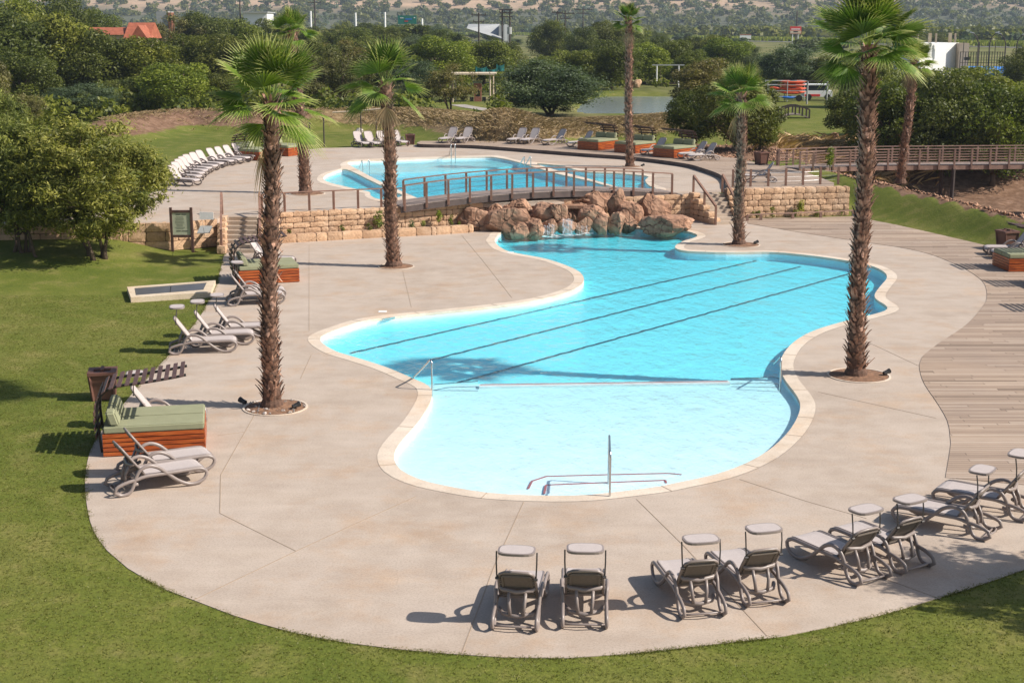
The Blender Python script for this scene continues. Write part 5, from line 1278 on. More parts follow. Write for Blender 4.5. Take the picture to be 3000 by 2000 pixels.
# far rows before the road (about 300 to 550 m), heights 4 to 7 m
r = random.Random(77); cnt = 0
road = [P(900, 100, 1), P(1500, 104.5, 1), P(2000, 117, 1), P(2320, 124, 1), P(2900, 138, 1), P(3400, 150, 1)]
RU = [900, 1500, 2000, 2320, 2900, 3400]; RV = [100, 104.5, 117, 124, 138, 150]
for k in range(230):
    u = r.uniform(-100, 2450) if r.random() < .85 else r.uniform(2450, 3100); v = 170 - 62 * r.random() ** .8
    rv = float(np.interp(u, RU, RV))
    if v < rv + 8: continue
    if 1495 < u < 1580 and v > 100: continue
    if u > 2600 and v > 150: continue
    if 1900 < u < 2560 and r.random() < .6: continue
    x, y = P(u, v, 1.1); h = r.uniform(4, 7.2) * (1.25 if u < 1300 else .8); wd = r.uniform(6.5, 12); key, m_ = r.choice((('round0', 'leaf_dark'), ('round1', 'leaf_dark'), ('round2', 'leaf_mid'), ('feather0', 'leaf_grey'), ('far0', 'leaf_dark'), ('far1', 'leaf_grey')))
    adj = {'leaf_dark': 'dark green', 'leaf_mid': 'brighter green', 'leaf_grey': 'grey green feathery' if key == 'feather0' else 'dull grey green'}[m_]; tree(f'distant {adj} tree on the plain between the wood and the road', key, m_, x, y, wd, h, r.uniform(0, 6), f'distant {adj} trees before the road'); cnt += 1
# woodland beyond the road: one mass
def woodland(name, label, n, gen, leaf, m, nleaf, seed):
    rn = np.random.RandomState(seed); bl = []
    while len(bl) < n:
        g = gen(rn)
        if g is None: continue
        x, y, z, s = g
        for _ in range(4): bl.append((x + rn.uniform(-.5, .5) * s, y + rn.uniform(-.5, .5) * s, z + s * rn.uniform(.15, .55), s * rn.uniform(.25, .42), .75, rn.uniform(.1, .8)))
    V, Fq, T = leaf_cloud(rn, nleaf, np.array(bl), leaf); o = npmesh(name, V, Fq, M[m], T); return tag(o, label, 'woodland', kind='stuff')
def g1(rn):
    y = 500 + 1150 * rn.rand() ** .95; x = rn.uniform(-.42, .42) * y; u = 1500 + x / y * F
    ry = np.interp(u, RU, [p[1] for p in road])
    if y < ry + 22: return None
    return (x, y, hill_z(x, y) - .3 if y > 1120 else .5, rn.uniform(4.5, 9.5))
woodland('woodland', 'hazy dark woodland stretching beyond the road to the foot of the hills', 9500, g1, 1.9, 'leaf_dark', 150000, 9)
def gU(rn):
    y = 117 + 330 * rn.rand() ** 1.3; x = rn.uniform(-.41, .41) * y; u = 1500 + x / y * F
    for ln, dd_ in (([(9, 172), (16, 128), (21, 150)], 11), ([(-10, 150), (-6, 130)], 9), ([(30, 105), (24, 150), (34, 165)], 10)):
        if float(np_dist(ln, np.array([x]), np.array([y]), False)[0]) < dd_: return None
    if (2 < x < 24 and y < 136) or float(np_dist(pondp, np.array([x]), np.array([y]))[0]) < 4 or inside(pondp, x, y): return None
    if y > 190 and 1490 < u < 1585: return None
    if y > 230 and (1890 < u < 2040 or 2180 < u < 2480 or u > 2800): return None
    return (x, y, .9, rn.uniform(1.8, 3.6))
woodland('undergrowth', 'low tangled bush filling the gaps between the trees of the wood', 3600, gU, .30, 'leaf_mid', 190000, 39)
def g1b(rn):
    y = 520 + 1180 * rn.rand(); x = rn.uniform(-.42, .42) * y; u = 1500 + x / y * F
    ry = np.interp(u, RU, [p[1] for p in road])
    if y < ry + 22: return None
    return (x, y, hill_z(x, y) - .3 if y > 1120 else .5, rn.uniform(4, 8))
woodland('thorn_scrub', 'grey leafless looking thorn scrub mixed through the far woodland', 3400, g1b, 1.2, 'leaf_grey', 56000, 19)
def g2(rn):
    y = 1380 + 1500 * rn.rand() ** 1.2; x = rn.uniform(-.42, .42) * y; 
    if noise.noise(Vector((x * .006, y * .004, 2))) < .02 and rn.rand() < .9: return None
    return (x, y, hill_z(x, y) - .8, rn.uniform(5, 11))
woodland('hill_scrub', 'blue grey bush growing in patches over the dry hillside', 2400, g2, 1.9, 'leaf_grey', 38000, 29)
r = random.Random(5)
for k in range(60):
    y = 1450 + 1300 * r.random() ** 1.3; x = r.uniform(-.37, .37) * y
    tree('flat topped thorn tree standing alone on the dry hillside', 'acacia0', 'leaf_dark', x, y, r.uniform(11, 19), r.uniform(6, 10), r.uniform(0, 6), 'lone thorn trees on the hillside', z=hill_z(x, y) - .3)

# foreground left trees
for key, seed, nb, n, leaf in (('near0', 81, 170, 62000, .0095), ('near1', 82, 150, 55000, .0098)):
    proto_tree(key, 'near', seed, nb, n, leaf, 'leaf_near', multi=4, tr=.014, asp=3.2)
def near_tree(label, key, m, tx, tby, wpx, ty, zz, rz, dx=0):
    x, y = D(tx, tby, zz); z = zg(x, y); h = height_at(x, y, ty * K) - z; wd = wpx * K * depth(x, y, 3) / F
    return tree(label, key, m, x, y, wd, h, rz, 'leafy multi stemmed trees on the left lawn', z)
near_tree('largest leafy multi stemmed tree on the left lawn, nearest the notice board', 'near0', 'leaf_near', 222, 606, 370, 268, 0.1, .4)
near_tree('leafy multi stemmed tree at the left edge, in front of the darker trees', 'near1', 'leaf_near', 55, 600, 300, 285, .1, 2.1)
near_tree('leafy tree between and behind the two left lawn trees', 'near1', 'leaf_mid', 130, 560, 260, 265, .3, 4.0)
near_tree('tall olive tree rising at the left edge behind the lawn trees', 'near0', 'leaf_near', -10, 520, 250, 200, .5, 5.0)
# leaning bare stem
e = empty('bare_tree', (0, 0, 0), 0, 'thin leaning bare tree stem on the left lawn', 'tree'); x, y = D(100, 615, 0); mb = MB(); mb.tube([(x, y, -.05), (x - .35, y + .1, .5), (x - .5, y + .2, 1.2), (x - .75, y + .4, 2.2)], [.07, .06, .05, .04], 8); mb.build('trunk', M['bark'], e)
# tree outside the right edge that throws the dappled shade on the near deck
x, y = D(2250, 1295, 0); hs = 4.2
tree('leafy tree outside the right edge, casting dappled shade on the deck', 'near1', 'leaf_near', x + 5.1, y - 2.0, 4.6, 5.6, 1.0, None, 0.0)

# ------------------------------------------------------------------ grass and small plants
def tufts(name, label, pts, hgt, wid, m, seed, lean=.5, blades=3, cat='grass'):
    rn = np.random.RandomState(seed); n = len(pts); pts = np.repeat(pts, blades, axis=0); k = len(pts)
    pts = pts + np.concatenate([rn.normal(size=(k, 2)) * wid * 2, np.zeros((k, 1))], 1)
    a = rn.rand(k) * 6.283; h = hgt * (.5 + rn.rand(k)); w_ = wid * (.6 + .8 * rn.rand(k)); sx, sy = np.cos(a) * w_, np.sin(a) * w_; lx, ly = rn.normal(size=k) * h * lean, rn.normal(size=k) * h * lean
    V = np.stack([pts + np.stack([-sx, -sy, -.01 + 0 * a], 1), pts + np.stack([sx, sy, -.01 + 0 * a], 1), pts + np.stack([lx * .5 + sx * .5, ly * .5 + sy * .5, h * .7], 1), pts + np.stack([lx, ly, h], 1)], 1).reshape(-1, 3)
    Fq = np.arange(k * 4).reshape(k, 4); T = np.stack([np.clip(.5 + rn.normal(size=k) * .25, 0, 1), np.zeros(k), np.zeros(k)], 1).astype(np.float32)
    return tag(npmesh(name, V, Fq, M[m], T), label, cat, kind='stuff')
rn = np.random.RandomState(1)
# near lawn: dense where the camera is close
N_ = 170000; v = rn.uniform(0, 1, N_) ** .8; Y = 17.5 + 30 * v; X = rn.uniform(-.40, .40, N_) * (Y * 1.02)
ok = ~(np_inside(conc1, X, Y) | np_inside(timber1, X, Y)) & (Y < 48)
clump = np.array([noise.noise(Vector((x * .55, y * .55, 4))) for x, y in zip(X, Y)]); ok &= (clump + rn.rand(N_) * 1.5) > .1
X, Y = X[ok], Y[ok]; Z = ground_np(X, Y); tufts('grass', 'short mown lawn grass around the lower deck', np.stack([X, Y, Z], 1), .013, .007, 'grass', 2, lean=1.3, blades=5)
rn = np.random.RandomState(31); el_ = np.array(conc1_left); k_ = rn.randint(0, len(el_) - 1, 16000); t_ = rn.rand(16000)[:, None]; E_ = el_[k_] * (1 - t_) + el_[k_ + 1] * t_
keep = np.array([noise.noise(Vector((x * 1.3, y * 1.3, 8))) for x, y in E_]) + rn.rand(16000) * .9 > .55; E_ = E_[keep] + rn.normal(size=(keep.sum(), 2)) * .035
tufts('edge_grass', 'ragged grass creeping over the rim of the lower deck', np.concatenate([E_, np.full((len(E_), 1), -0.004)], 1), .013, .005, 'grass', 5, lean=1.2, blades=4)
# straw on berms
for br, nn, lb, sd in ((berm1, 26000, 'dry straw heaped on the left earth bank', 5), (berm2, 22000, 'dry straw heaped on the right earth bank behind the daybeds', 6)):
    rn = np.random.RandomState(sd); B_ = np.array(br); sl_ = np.hypot(*(B_[1:, :2] - B_[:-1, :2]).T); seg = rn.choice(len(br) - 1, nn, p=sl_ / sl_.sum()); t = rn.rand(nn)
    X = B_[seg, 0] + (B_[seg + 1, 0] - B_[seg, 0]) * t; Y = B_[seg, 1] + (B_[seg + 1, 1] - B_[seg, 1]) * t + rn.normal(size=nn) * 2.0; X = X + rn.normal(size=nn) * .6
    if sd == 5: kx = rn.rand(nn) < np.clip((X + 13) / 5, .06, 1); X, Y = X[kx], Y[kx]
    Z = ground_np(X, Y) + .08; tufts('dry_straw', lb, np.stack([X, Y, Z], 1), .13, .018, 'straw', sd, lean=1.3, blades=4, cat='straw')
def plant(label, x, y, z, h, wd, m='leaf_mid', seed=1, n=260, cat='plant', name='weed', group=None, dens=.05):
    rn = np.random.RandomState(seed); bl = np.array([(rn.normal() * .22, rn.normal() * .22, .25 + .6 * rn.rand(), .14 + .1 * rn.rand(), 1.0, rn.uniform(.2, .9)) for _ in range(7)])
    bl[:, :2] *= wd / 2; bl[:, 2] *= h; bl[:, 3] *= (h + wd) / 2
    V, Fq, T = leaf_cloud(rn, n, bl, dens * (h + wd) / 2 * 1.4, 2.4); e = empty(name, (x, y, z), 0, label, cat, group); npmesh('leaves', V, Fq, M[m], T, parent=e)
    mb = MB(); [mb.tube([(0, 0, 0), (rn.normal() * .05 * wd, rn.normal() * .05 * wd, h * .5), (b[0] * .9, b[1] * .9, b[2])], [.012, .009, .005], 4) for b in bl[:4]]; mb.build('stems', M['bark'], e); return e
r = random.Random(2)
wd_ = [('yellow flowering shrub in the planting strip just left of the middle palm', 1108, 672, .85, .7, 'leaf_bright'), ('small weed at the left end of the planting strip', 848, 690, .35, .3, 'leaf_mid'), ('green weed in the planting strip left of the yellow shrub', 1002, 683, .4, .35, 'leaf_mid'), ('dark green weed beside the yellow shrub in the planting strip', 1080, 680, .38, .4, 'leaf_dark'),
       ('low weed right of the middle palm in the planting strip', 1206, 672, .4, .5, 'leaf_grey'), ('tall sparse yellow weed in front of the wall right of the middle palm', 1285, 664, .85, .35, 'leaf_bright'), ('bushy green weed near the right end of the planting strip', 1320, 664, .55, .35, 'leaf_mid'), ('small weed at the right end of the planting strip', 1345, 664, .3, .3, 'leaf_mid'), ('creeping weed in the planting strip under the bridge end', 1240, 668, .3, .5, 'leaf_mid')]
for i, (lb, u, v, h, w_, m_) in enumerate(wd_): plant(lb, *P(u, v, .24), .24, h, w_, m_, i + 1, group='weeds in the planting strip')
wd2 = [('weeds at the left end of the knee rail', 2215, 640, .35, .8), ('weeds in the middle of the knee rail', 2330, 637, .35, .8), ('weeds near the right end of the knee rail', 2465, 631, .3, .7), ('tall pale weed in front of the five course stone wall', 2346, 636, 1.0, .35), ('thin weed below the left of the five course wall', 2262, 640, .6, .3), ('short weed by the third post of the knee rail', 2395, 634, .3, .5)]
for i, (lb, u, v, h, w_) in enumerate(wd2): plant(lb, *P(u, v, 0), 0, h, w_, 'leaf_bright' if 'pale' in lb else 'leaf_mid', 30 + i, group='weeds behind the knee rail')
for i, (lb, u, v, z, h, w_) in enumerate((('tallest sapling on the bare bank below the boardwalk', 2750, 530, .4, 1.25, .55), ('sapling in the middle of the bare bank', 2862, 585, .4, 1.15, .45), ('low shrub at the lawn edge of the bare bank', 2932, 636, .5, .75, .5), ('thin sapling in front of the left boardwalk end', 2430, 505, 1.1, 1.5, .3))):
    x, y = P(u, v, z); plant(lb, x, y, zg(x, y) - .03, h, w_, 'leaf_grey' if i < 3 else 'leaf_bright', 50 + i, 320, 'sapling', 'sapling', 'saplings on the right bank')
# rubble on the bare bank
rn = np.random.RandomState(12); n = 5200; X = rn.uniform(17.5, 40, n); yb = np.interp(X, GBX, GBY); Lr = np.interp(X, [16, 28], [9.5, 7]); Y = yb + Lr - .3 + rn.rand(n) ** 1.2 * 9
X2 = rn.uniform(9.5, 24, 2600); Y2 = rn.uniform(84, 95, 2600); X = np.concatenate([X, X2]); Y = np.concatenate([Y, Y2]); n = len(X); Z = ground_np(X, Y)
s = rn.uniform(.03, .13, n) ; base = np.array([(1, 0, 0), (-.4, .9, 0), (-.5, -.8, 0), (0, 0, .8), (0.1, .1, -.5)]); R_ = rn.normal(size=(n, 5, 3)) * .25
V = (base[None] + R_) * s[:, None, None] + np.stack([X, Y, Z + .02], 1)[:, None]; V = V.reshape(-1, 3); fi = np.array([(0, 1, 3), (1, 2, 3), (2, 0, 3), (1, 0, 4), (2, 1, 4), (0, 2, 4)]); Fq = (fi[None] + 5 * np.arange(n)[:, None, None]).reshape(-1, 3)
T = np.repeat(np.stack([rn.rand(n), 0 * s, 0 * s], 1), 6, axis=0).astype(np.float32)
tag(npmesh('rubble', V, Fq, M['rock'], T), 'loose stones and clods on the bare bank and riverbed', 'rubble', kind='stuff')
rn = np.random.RandomState(13); n = 5000; cx, cy = P(2440, 425, 1.2); X = cx + rn.normal(size=n) * 2.0; Y = cy + rn.normal(size=n) * 1.8; Z = ground_np(X, Y) + .9 * np.exp(-((X - cx) ** 2 + (Y - cy) ** 2) / 6) * rn.rand(n)
tufts('brush_pile', 'heap of dry cut brushwood behind the boardwalk', np.stack([X, Y, Z], 1), .5, .03, 'straw', 3, lean=1.6, blades=1, cat='brushwood')

# ================================================================== pond, paths, road
tag(sheet('pond', [offset(pondp, .3)], 0.86, M['pond']), kind='structure')
pts = [P(1340, 306, 1.15), P(1370, 312, 1.15), P(1420, 320, 1.15), P(1470, 328, 1.15), P(1500, 333, 1.15)]
def ribbon(name, pts, w_, m, dz=.03, z=None):
    pts = crs(pts, closed=False, step=2.0); mb = MB(); vs = []
    for i, p in enumerate(pts):
        a = pts[max(i - 1, 0)]; b = pts[min(i + 1, len(pts) - 1)]; L = hypot(b[0] - a[0], b[1] - a[1]); nx_, ny_ = -(b[1] - a[1]) / L * w_ / 2, (b[0] - a[0]) / L * w_ / 2
        zz = (zg(*p[:2]) if z is None else z) + dz; vs += [(p[0] + nx_, p[1] + ny_, zz), (p[0] - nx_, p[1] - ny_, zz)]
    mb.add(vs, [(2 * i + 1, 2 * i + 3, 2 * i + 2, 2 * i) for i in range(len(pts) - 1)]); return tag(mb.build(name, m), kind='structure')
ribbon('path', pts, 1.6, M['paving'])
ribbon('road', road, 13, M['asphalt'], .15)
# bright grass verge and guard rail
rn = np.random.RandomState(4); n = 26000; t = rn.rand(n) * (len(road) - 1); i0 = t.astype(int); f = t - i0; A = np.array(road)
X = A[i0, 0] * (1 - f) + A[i0 + 1, 0] * f + rn.normal(size=n) * 2; Y = A[i0, 1] * (1 - f) + A[i0 + 1, 1] * f + 14 + rn.rand(n) * 14
tufts('verge_grass', 'tall yellow green grass along the far side of the road', np.stack([X, Y, 1.1 + 0 * X], 1), 1.6, .5, 'leaf_bright', 8, lean=.3, blades=1)

# ------------------------------------------------------------------ notice board
x0, y0 = P(505, 715, .33); x1, _ = P(563, 716, .33); zb = zg(x0, y0)
e = empty('notice_board', (0, 0, 0), 0, 'dark framed notice board with cream panel standing on the left lawn', 'sign')
zt_ = height_at(x0, y0, 608); zp0, zp1 = height_at(x0, y0, 688), height_at(x0, y0, 623)
for xx in (x0, x1): mb = MB(); mb.box(xx - .05, y0 - .05, zb - .1, xx + .05, y0 + .05, zt_); mb.build('post', M['darkwood'], e)
mb = MB(); mb.box(x0 + .05, y0 - .04, zp1, x1 - .05, y0 + .04, zp1 + .10); mb.box(x0 + .05, y0 - .04, zp0 - .10, x1 - .05, y0 + .04, zp0); mb.build('crossbar', M['darkwood'], e)
mb = MB(); mb.box(x0 + .05, y0 - .02, zp0 + .002, x1 - .05, y0 + .02, zp1 - .002); pn = mb.build('panel', M['paper'], e)
mb = MB(); W_ = x1 - x0 - .1; Hh = zp1 - zp0; rr = random.Random(3)
def line(cx, cz, w_, h): mb.box(cx - w_ / 2, y0 - .026, cz - h / 2, cx + w_ / 2, y0 - .021, cz + h / 2)
line(x0 + .05 + W_ * .34, zp1 - .07, W_ * .26, .035); line(x0 + .05 + W_ * .67, zp1 - .07, W_ * .28, .035)
line(x0 + .05 + W_ * .33, zp0 + .16, W_ * .26, .03); line(x0 + .05 + W_ * .68, zp0 + .16, W_ * .36, .03)
for k in range(9): line(x0 + .05 + W_ * .42, zp1 - .17 - k * .06, W_ * rr.uniform(.35, .6), .008)
mb.build('printing', M['ink'], pn)
# white panels leaning on the stones by the stairs
e = empty('leaning_sign', (0, 0, 0), 0, 'white and pale blue panels leaning on broken stones beside the left steps', 'panel')
a = P(604, 648, ZT); mb = MB(); mb.bar((a[0] - .28, a[1] + .1, ZT + .22), (a[0] + .28, a[1] + .1, ZT + .2), .03, .3); mb.build('white_panel', M['white'], e)
a = P(606, 664, .9); mb = MB(); mb.add([(a[0] - .3, a[1] - .55, .72), (a[0] + .22, a[1] - .55, .74), (a[0] + .3, a[1] - .35, .98), (a[0] - .18, a[1] - .35, .99), (a[0] - .3, a[1] - .55, .69), (a[0] + .22, a[1] - .55, .71), (a[0] + .3, a[1] - .35, .95), (a[0] - .18, a[1] - .35, .96)], [(0, 1, 2, 3), (0, 4, 5, 1), (1, 5, 6, 2), (2, 6, 7, 3), (3, 7, 4, 0)]); mb.build('grey_panel', M['roofgrey'], e)
for i, (u, v, w_, h_) in enumerate(((575, 690, 20, 22), (592, 694, 22, 22), (612, 692, 30, 20), (630, 686, 20, 24))): boulder(f'{ORD[i]} broken sandstone lump from the left beside the left steps cheek', u, v, .35, w_, h_, 90 + i, .7, 'broken stones beside the left steps', m='sandstone')

# ------------------------------------------------------------------ access hatch
e = empty('pool_pump_hatch', (0, 0, 0), 0, 'low cream concrete frame with dark cover plates sunk in the left lawn', 'hatch'); zt_ = .17
O = [P(*p, zt_) for p in ((372, 840), (631.6, 821), (616.7, 856), (383, 871))]; I = [P(*p, zt_) for p in ((393.5, 842.5), (606, 826.3), (595.5, 848.8), (397.7, 864.6))]
mb = MB(); vs = [(*p, zt_) for p in O] + [(*p, zt_) for p in I] + [(*p, -.05) for p in O] + [(*p, zt_ - .05) for p in I]
mb.add(vs, [(i, (i + 1) % 4, 4 + (i + 1) % 4, 4 + i) for i in range(4)] + [((i + 1) % 4, i, 8 + i, 8 + (i + 1) % 4) for i in range(4)] + [(4 + i, 4 + (i + 1) % 4, 12 + (i + 1) % 4, 12 + i) for i in range(4)]); mb.build('frame', M['render'], e)
def lerp2(a, b, t): return (a[0] + (b[0] - a[0]) * t, a[1] + (b[1] - a[1]) * t)
for t0, t1 in ((0.005, .495), (.505, .995)):
    q = [lerp2(I[0], I[1], t0), lerp2(I[0], I[1], t1), lerp2(I[3], I[2], t1), lerp2(I[3], I[2], t0)]; mb = MB()
    mb.add([(*p, zt_ - .02) for p in q] + [(*p, zt_ - .045) for p in q], [(3, 2, 1, 0)[::-1], (0, 4, 5, 1), (1, 5, 6, 2), (2, 6, 7, 3), (3, 7, 4, 0)]); mb.build('cover_plate', M['greypanel'], e)

# ------------------------------------------------------------------ pool handrails
def prail(label, A, B, h, za=0.0, zb=-.35, pair=0, ret=True):
    e = empty('pool_handrail', (0, 0, 0), 0, label, 'handrail', 'stainless pool handrails'); mb = MB()
    a = Vector((*A, za)); b = Vector((*B, zb)); tb = Vector((B[0], B[1], h)); ta = Vector((A[0], A[1], za + .02))
    d = (tb - ta); pts = [a, ta, ta + d * .45, tb - d * .16 + Vector((0, 0, .015)), tb - d * .05 + Vector((0, 0, .0)), tb - Vector((0, 0, .10)), b]
    mb.tube(crs(pts, closed=False, step=.05), .024, 8); mb.build('tube', M['steel'], e, smooth=True); return e
prail('curved steel handrail at the left end of the pool divider', P(1212.7, 1107), P(1266, 1153, -.1), .80)
prail('steel handrail at the right end of the pool divider beside the deep blue shade', P(2266, 1106, -.1), P(2285, 1137, -.1), .72, za=.25)
A = D(1400.5, 1139.5); B = D(1397.5, 1107, -.1)
e = empty('pool_handrail', (0, 0, 0), 0, 'upright steel handrail at the near entry steps, seen edge on', 'handrail', 'stainless pool handrails'); mb = MB()
mb.tube(crs([(A[0], A[1], -.02), (A[0], A[1], .35), (A[0], A[1], .84), (A[0] - .005, A[1] + .06, .90), (B[0], B[1] - .06, .90), (B[0], B[1], .84), (B[0], B[1], .2), (B[0], B[1], -.38)], closed=False, step=.06), .022, 8); mb.build('tube', M['steel'], e, smooth=True)
for lb, a, b, h in (('small steel ladder rail at the left corner of the upper pool', (1052, 496), (1062, 501), .6), ('small steel ladder rail at the right side of the upper pool', (1521, 486), (1537, 490), .6)):
    for k, dx in enumerate((0, .35)):
        A = P(*a, ZT); B = P(*b, ZT); prail(lb + (', first rail' if k == 0 else ', second rail'), (A[0] + dx, A[1] + dx), (B[0] + dx, B[1] + dx), ZT + h, za=ZT, zb=ZT - .4)
for k, (a, b) in enumerate((((1316, 455), (1322, 470)), ((1328, 454), (1334, 469)))): A = P(*a, ZT); B = P(*b, ZT); prail(f'{ORD[k]} tall steel rail from the left on the far side of the upper pool', A, B, ZT + .95, za=ZT, zb=ZT - .4)
# skimmer mouth and lid
a = P(1120, 933, 0); b = P(1156, 926, 0); e = empty('skimmer', (0, 0, 0), 0, 'small steel grab rail and skimmer mouth on the left pool edge', 'skimmer'); mb = MB(); mb.bar((a[0], a[1] - .05, -.03), (b[0], b[1] - .05, -.03), .05, .05); mb.build('grab_bar', M['steel'], e)
for lb, u, v in (('white square lid on the coping near the skimmer', 1121, 913), ('white square lid on the coping at the upper left pool bend', 1496, 740)):
    x, y = P(u, v); mb = MB(); mb.box(x - .13, y - .12, .004, x + .13, y + .12, .014); tag(mb.build('skimmer_lid', M['white']), lb, 'lid', 'white skimmer lids')

# ------------------------------------------------------------------ background structures
def pole(label, u, vt, vb, dist, r_=.14, arms=(), m='poledark', cat='utility pole', grp='utility poles on the plain'):
    x = (u - 1500) * dist / F; zt_ = height_at(x, dist, vt); e = empty('utility_pole', (x, dist, 0), 0, label, cat, grp); mb = MB(); mb.cyl(0, 0, 0, zt_, r_, r_ * .8, 8); mb.build('pole', M[m], e)
    for (dz, wd) in arms:
        mb = MB(); mb.bar((-wd / 2, 0, zt_ - dz), (wd / 2, 0, zt_ - dz), .16, .18); [mb.cyl(q * wd / 2.2, 0, zt_ - dz + .05, zt_ - dz + .4, .07, n=6) for q in (-1, 0, 1)]; mb.build('crossarm', M[m], e)
    return e
pole('wooden pole with crossarms in front of the grey shed', 1405, 38, 110, 260, .16, ((.4, 2.6), (1.6, 2.0)))
pole('left pole of the double pole frame beside the grey shed', 1472, 30, 130, 255, .15, ((.5, .9),)); pole('right pole of the double pole frame beside the grey shed', 1494, 30, 130, 255, .15)
e = empty('pole_frame', (0, 0, 0), 0, 'crossbeams and transformer joining the double poles by the grey shed', 'pole frame'); xa = (1464 - 1500) * 255 / F; xb = (1502 - 1500) * 255 / F; mb = MB()
for v in (29, 38, 50): z = height_at(xa, 255, v); mb.bar((xa, 254.8, z), (xb, 254.8, z), .15, .18)
mb.build('crossbeam', M['poledark'], e); mb = MB(); z = height_at(xa, 255, 92); mb.cyl((xa + xb) / 2 + .6, 254.6, z - .5, z + .7, .4, n=12); mb.build('transformer', M['roofgrey'], e)
pole('left pole of the second double pole frame', 1630, 32, 110, 330, .15, ((.4, 2.5),)); pole('right pole of the second double pole frame', 1652, 32, 120, 330, .15, ((.6, 4.2), (1.7, 2.4)))
pole('pole with a tilted crossarm left of the tall thin palm', 1703, 22, 110, 400, .16, ((.6, 5), (1.6, 3)), )
pole('dark pole at the top left above the white shed', 724, -5, 60, 430, .25); pole('dark pole right of the left palms against the hillside', 937, 0, 60, 430, .25, ((.8, 4),))
pole('dark pole standing behind the red billboard', 2314, 32, 100, 600, .3, ((1, 4),))
for i, (u, vt, vb) in enumerate(((1053, 38, 62), (1137, 36, 74), (1243, 55, 80), (925, 33, 52))): pole(f'white marker post, {ORD[sorted((1053, 1137, 1243, 925)).index(u)]} from the left above the wood', u, vt, vb, 420, .35, (), 'white', 'post', 'white marker posts')
def lpole(label, u, vt, vb, dist, dirx): 
    x = (u - 1500) * dist / F; zt_ = height_at(x, dist, vt); e = empty('light_pole', (x, dist, 1), 0, label, 'light pole', 'bent light poles of the sports court'); mb = MB(); mb.tube([(0, 0, 0), (0, 0, (zt_ - 1) * .75), (dirx * .3, 0, (zt_ - 1) * .9), (dirx * 1.0, 0, zt_ - 1)], [.12, .1, .09, .08], 8); mb.build('pole', M['poledark'], e)
    mb = MB(); mb.bar((dirx * .8, 0, zt_ - 1), (dirx * 1.5, 0, zt_ - .8), .3, .14); mb.build('lamp', M['roofgrey'], e)
for i, (u, vt, d_) in enumerate(((2838, 98, -1), (2870, 97, 1), (2916, 100, -1), (2948, 102, 1))): lpole(f'bent light pole, {ORD[i]} from the left at the blue sports court', u, vt, 200, 236 + 8 * (i % 2), d_)
pole('black light pole beside the road left of the tallest palm', 2441, 104, 160, 300, .1, (), 'black', 'light pole', None)
# white cube building with tan pillar
dist = 228; s_ = F / dist
def bx(e, name, m, u0, u1, vt, vb, y0, dep, z0=None):
    xa, xb = (u0 - 1500) * y0 / F, (u1 - 1500) * y0 / F; za = height_at(xa, y0, vb) if z0 is None else z0; mb = MB(); mb.box(xa, y0, za, xb, y0 + dep, height_at(xa, y0, vt)); return mb.build(name, M[m], e)
e = empty('white_building', (0, 0, 0), 0, 'plain white cube building with tan pillar beside the blue sports court', 'building')
xa, xb = (2672 - 1500) * dist / F, (2782 - 1500) * (dist + 5) / F; zt_ = height_at(xa, dist, 127); mb = MB(); mb.add([(xa, dist, .8), (xb, dist + 5, .8), (xb - 2, dist + 12, .8), (xa - 2, dist + 8, .8), (xa, dist, zt_), (xb, dist + 5, zt_), (xb - 2, dist + 12, zt_), (xa - 2, dist + 8, zt_)], [(0, 1, 5, 4), (1, 2, 6, 5), (2, 3, 7, 6), (3, 0, 4, 7), (4, 5, 6, 7)]); mb.build('wall', M['white'], e); bx(e, 'pillar', 'tanpaint', 2784, 2812, 127, 215, dist + 3, 2.2, .8)
o = bx(e, 'wall_lamp', 'black', 2801, 2816, 168, 177, dist - 1.5, .5)
for i, (u, vt, m_, wpx) in enumerate(((2716, 98, 'tanpaint', 4), (2771, 98, 'tanpaint', 4), (2698, 98, 'render', 9), (2756, 97, 'render', 9), (2664, 99, 'tanpaint', 3))):
    nm = 'roof_post' if wpx < 5 else 'roof_figure'; e2 = empty(nm, (0, 0, 0), 0, f'{ORD[sorted((2716, 2771, 2698, 2756, 2664)).index(u)]} small upright thing from the left on the white building roof', 'post' if wpx < 5 else 'ornament'); bx(e2, 'upright', m_, u - wpx / 2, u + wpx / 2, vt, 125.5, dist + 1, .3)
# sports court
e = empty('sports_court', (0, 0, 0), 0, 'blue sports court behind tall black fence posts at the right edge', 'sports court')
a, b, c, d = P(2816, 213, 1.5), P(2950, 214, 1.5), P(2960, 196, 1.5), P(2818, 194, 1.5); mb = MB(); mb.add([(*p, 1.5) for p in (a, b, c, d)] + [(*p, .5) for p in (a, b, c, d)], [(0, 1, 2, 3), (0, 4, 5, 1), (3, 2, 6, 7)]); mb.build('court_floor', M['court'], e)
mb = MB(); mb.box(a[0] - 1, a[1] - .5, .4, b[0] + .2, a[1] - .1, 1.62); mb.build('retaining_wall', M['roofgrey'], e)
r = random.Random(4)
for k in range(17):
    t = k / 16; x = a[0] + (b[0] - a[0]) * t; mb = MB(); mb.cyl(x, a[1] + 1, 1.5, 4.7 + (1.5 if k % 6 == 1 else 0), .06, n=6); mb.build('fence_post', M['black'], e)
    if k % 2: mb = MB(); mb.cyl(x + .2, d[1] - 1, 1.5, 5.6, .05, n=6); mb.build('fence_post', M['black'], e)
mb = MB(); [mb.bar((a[0], a[1] + 1, z), (b[0], b[1] + 1, z), .06, .06) for z in (1.7, 3.0, 4.65)]; mb.build('fence_rail', M['black'], e)
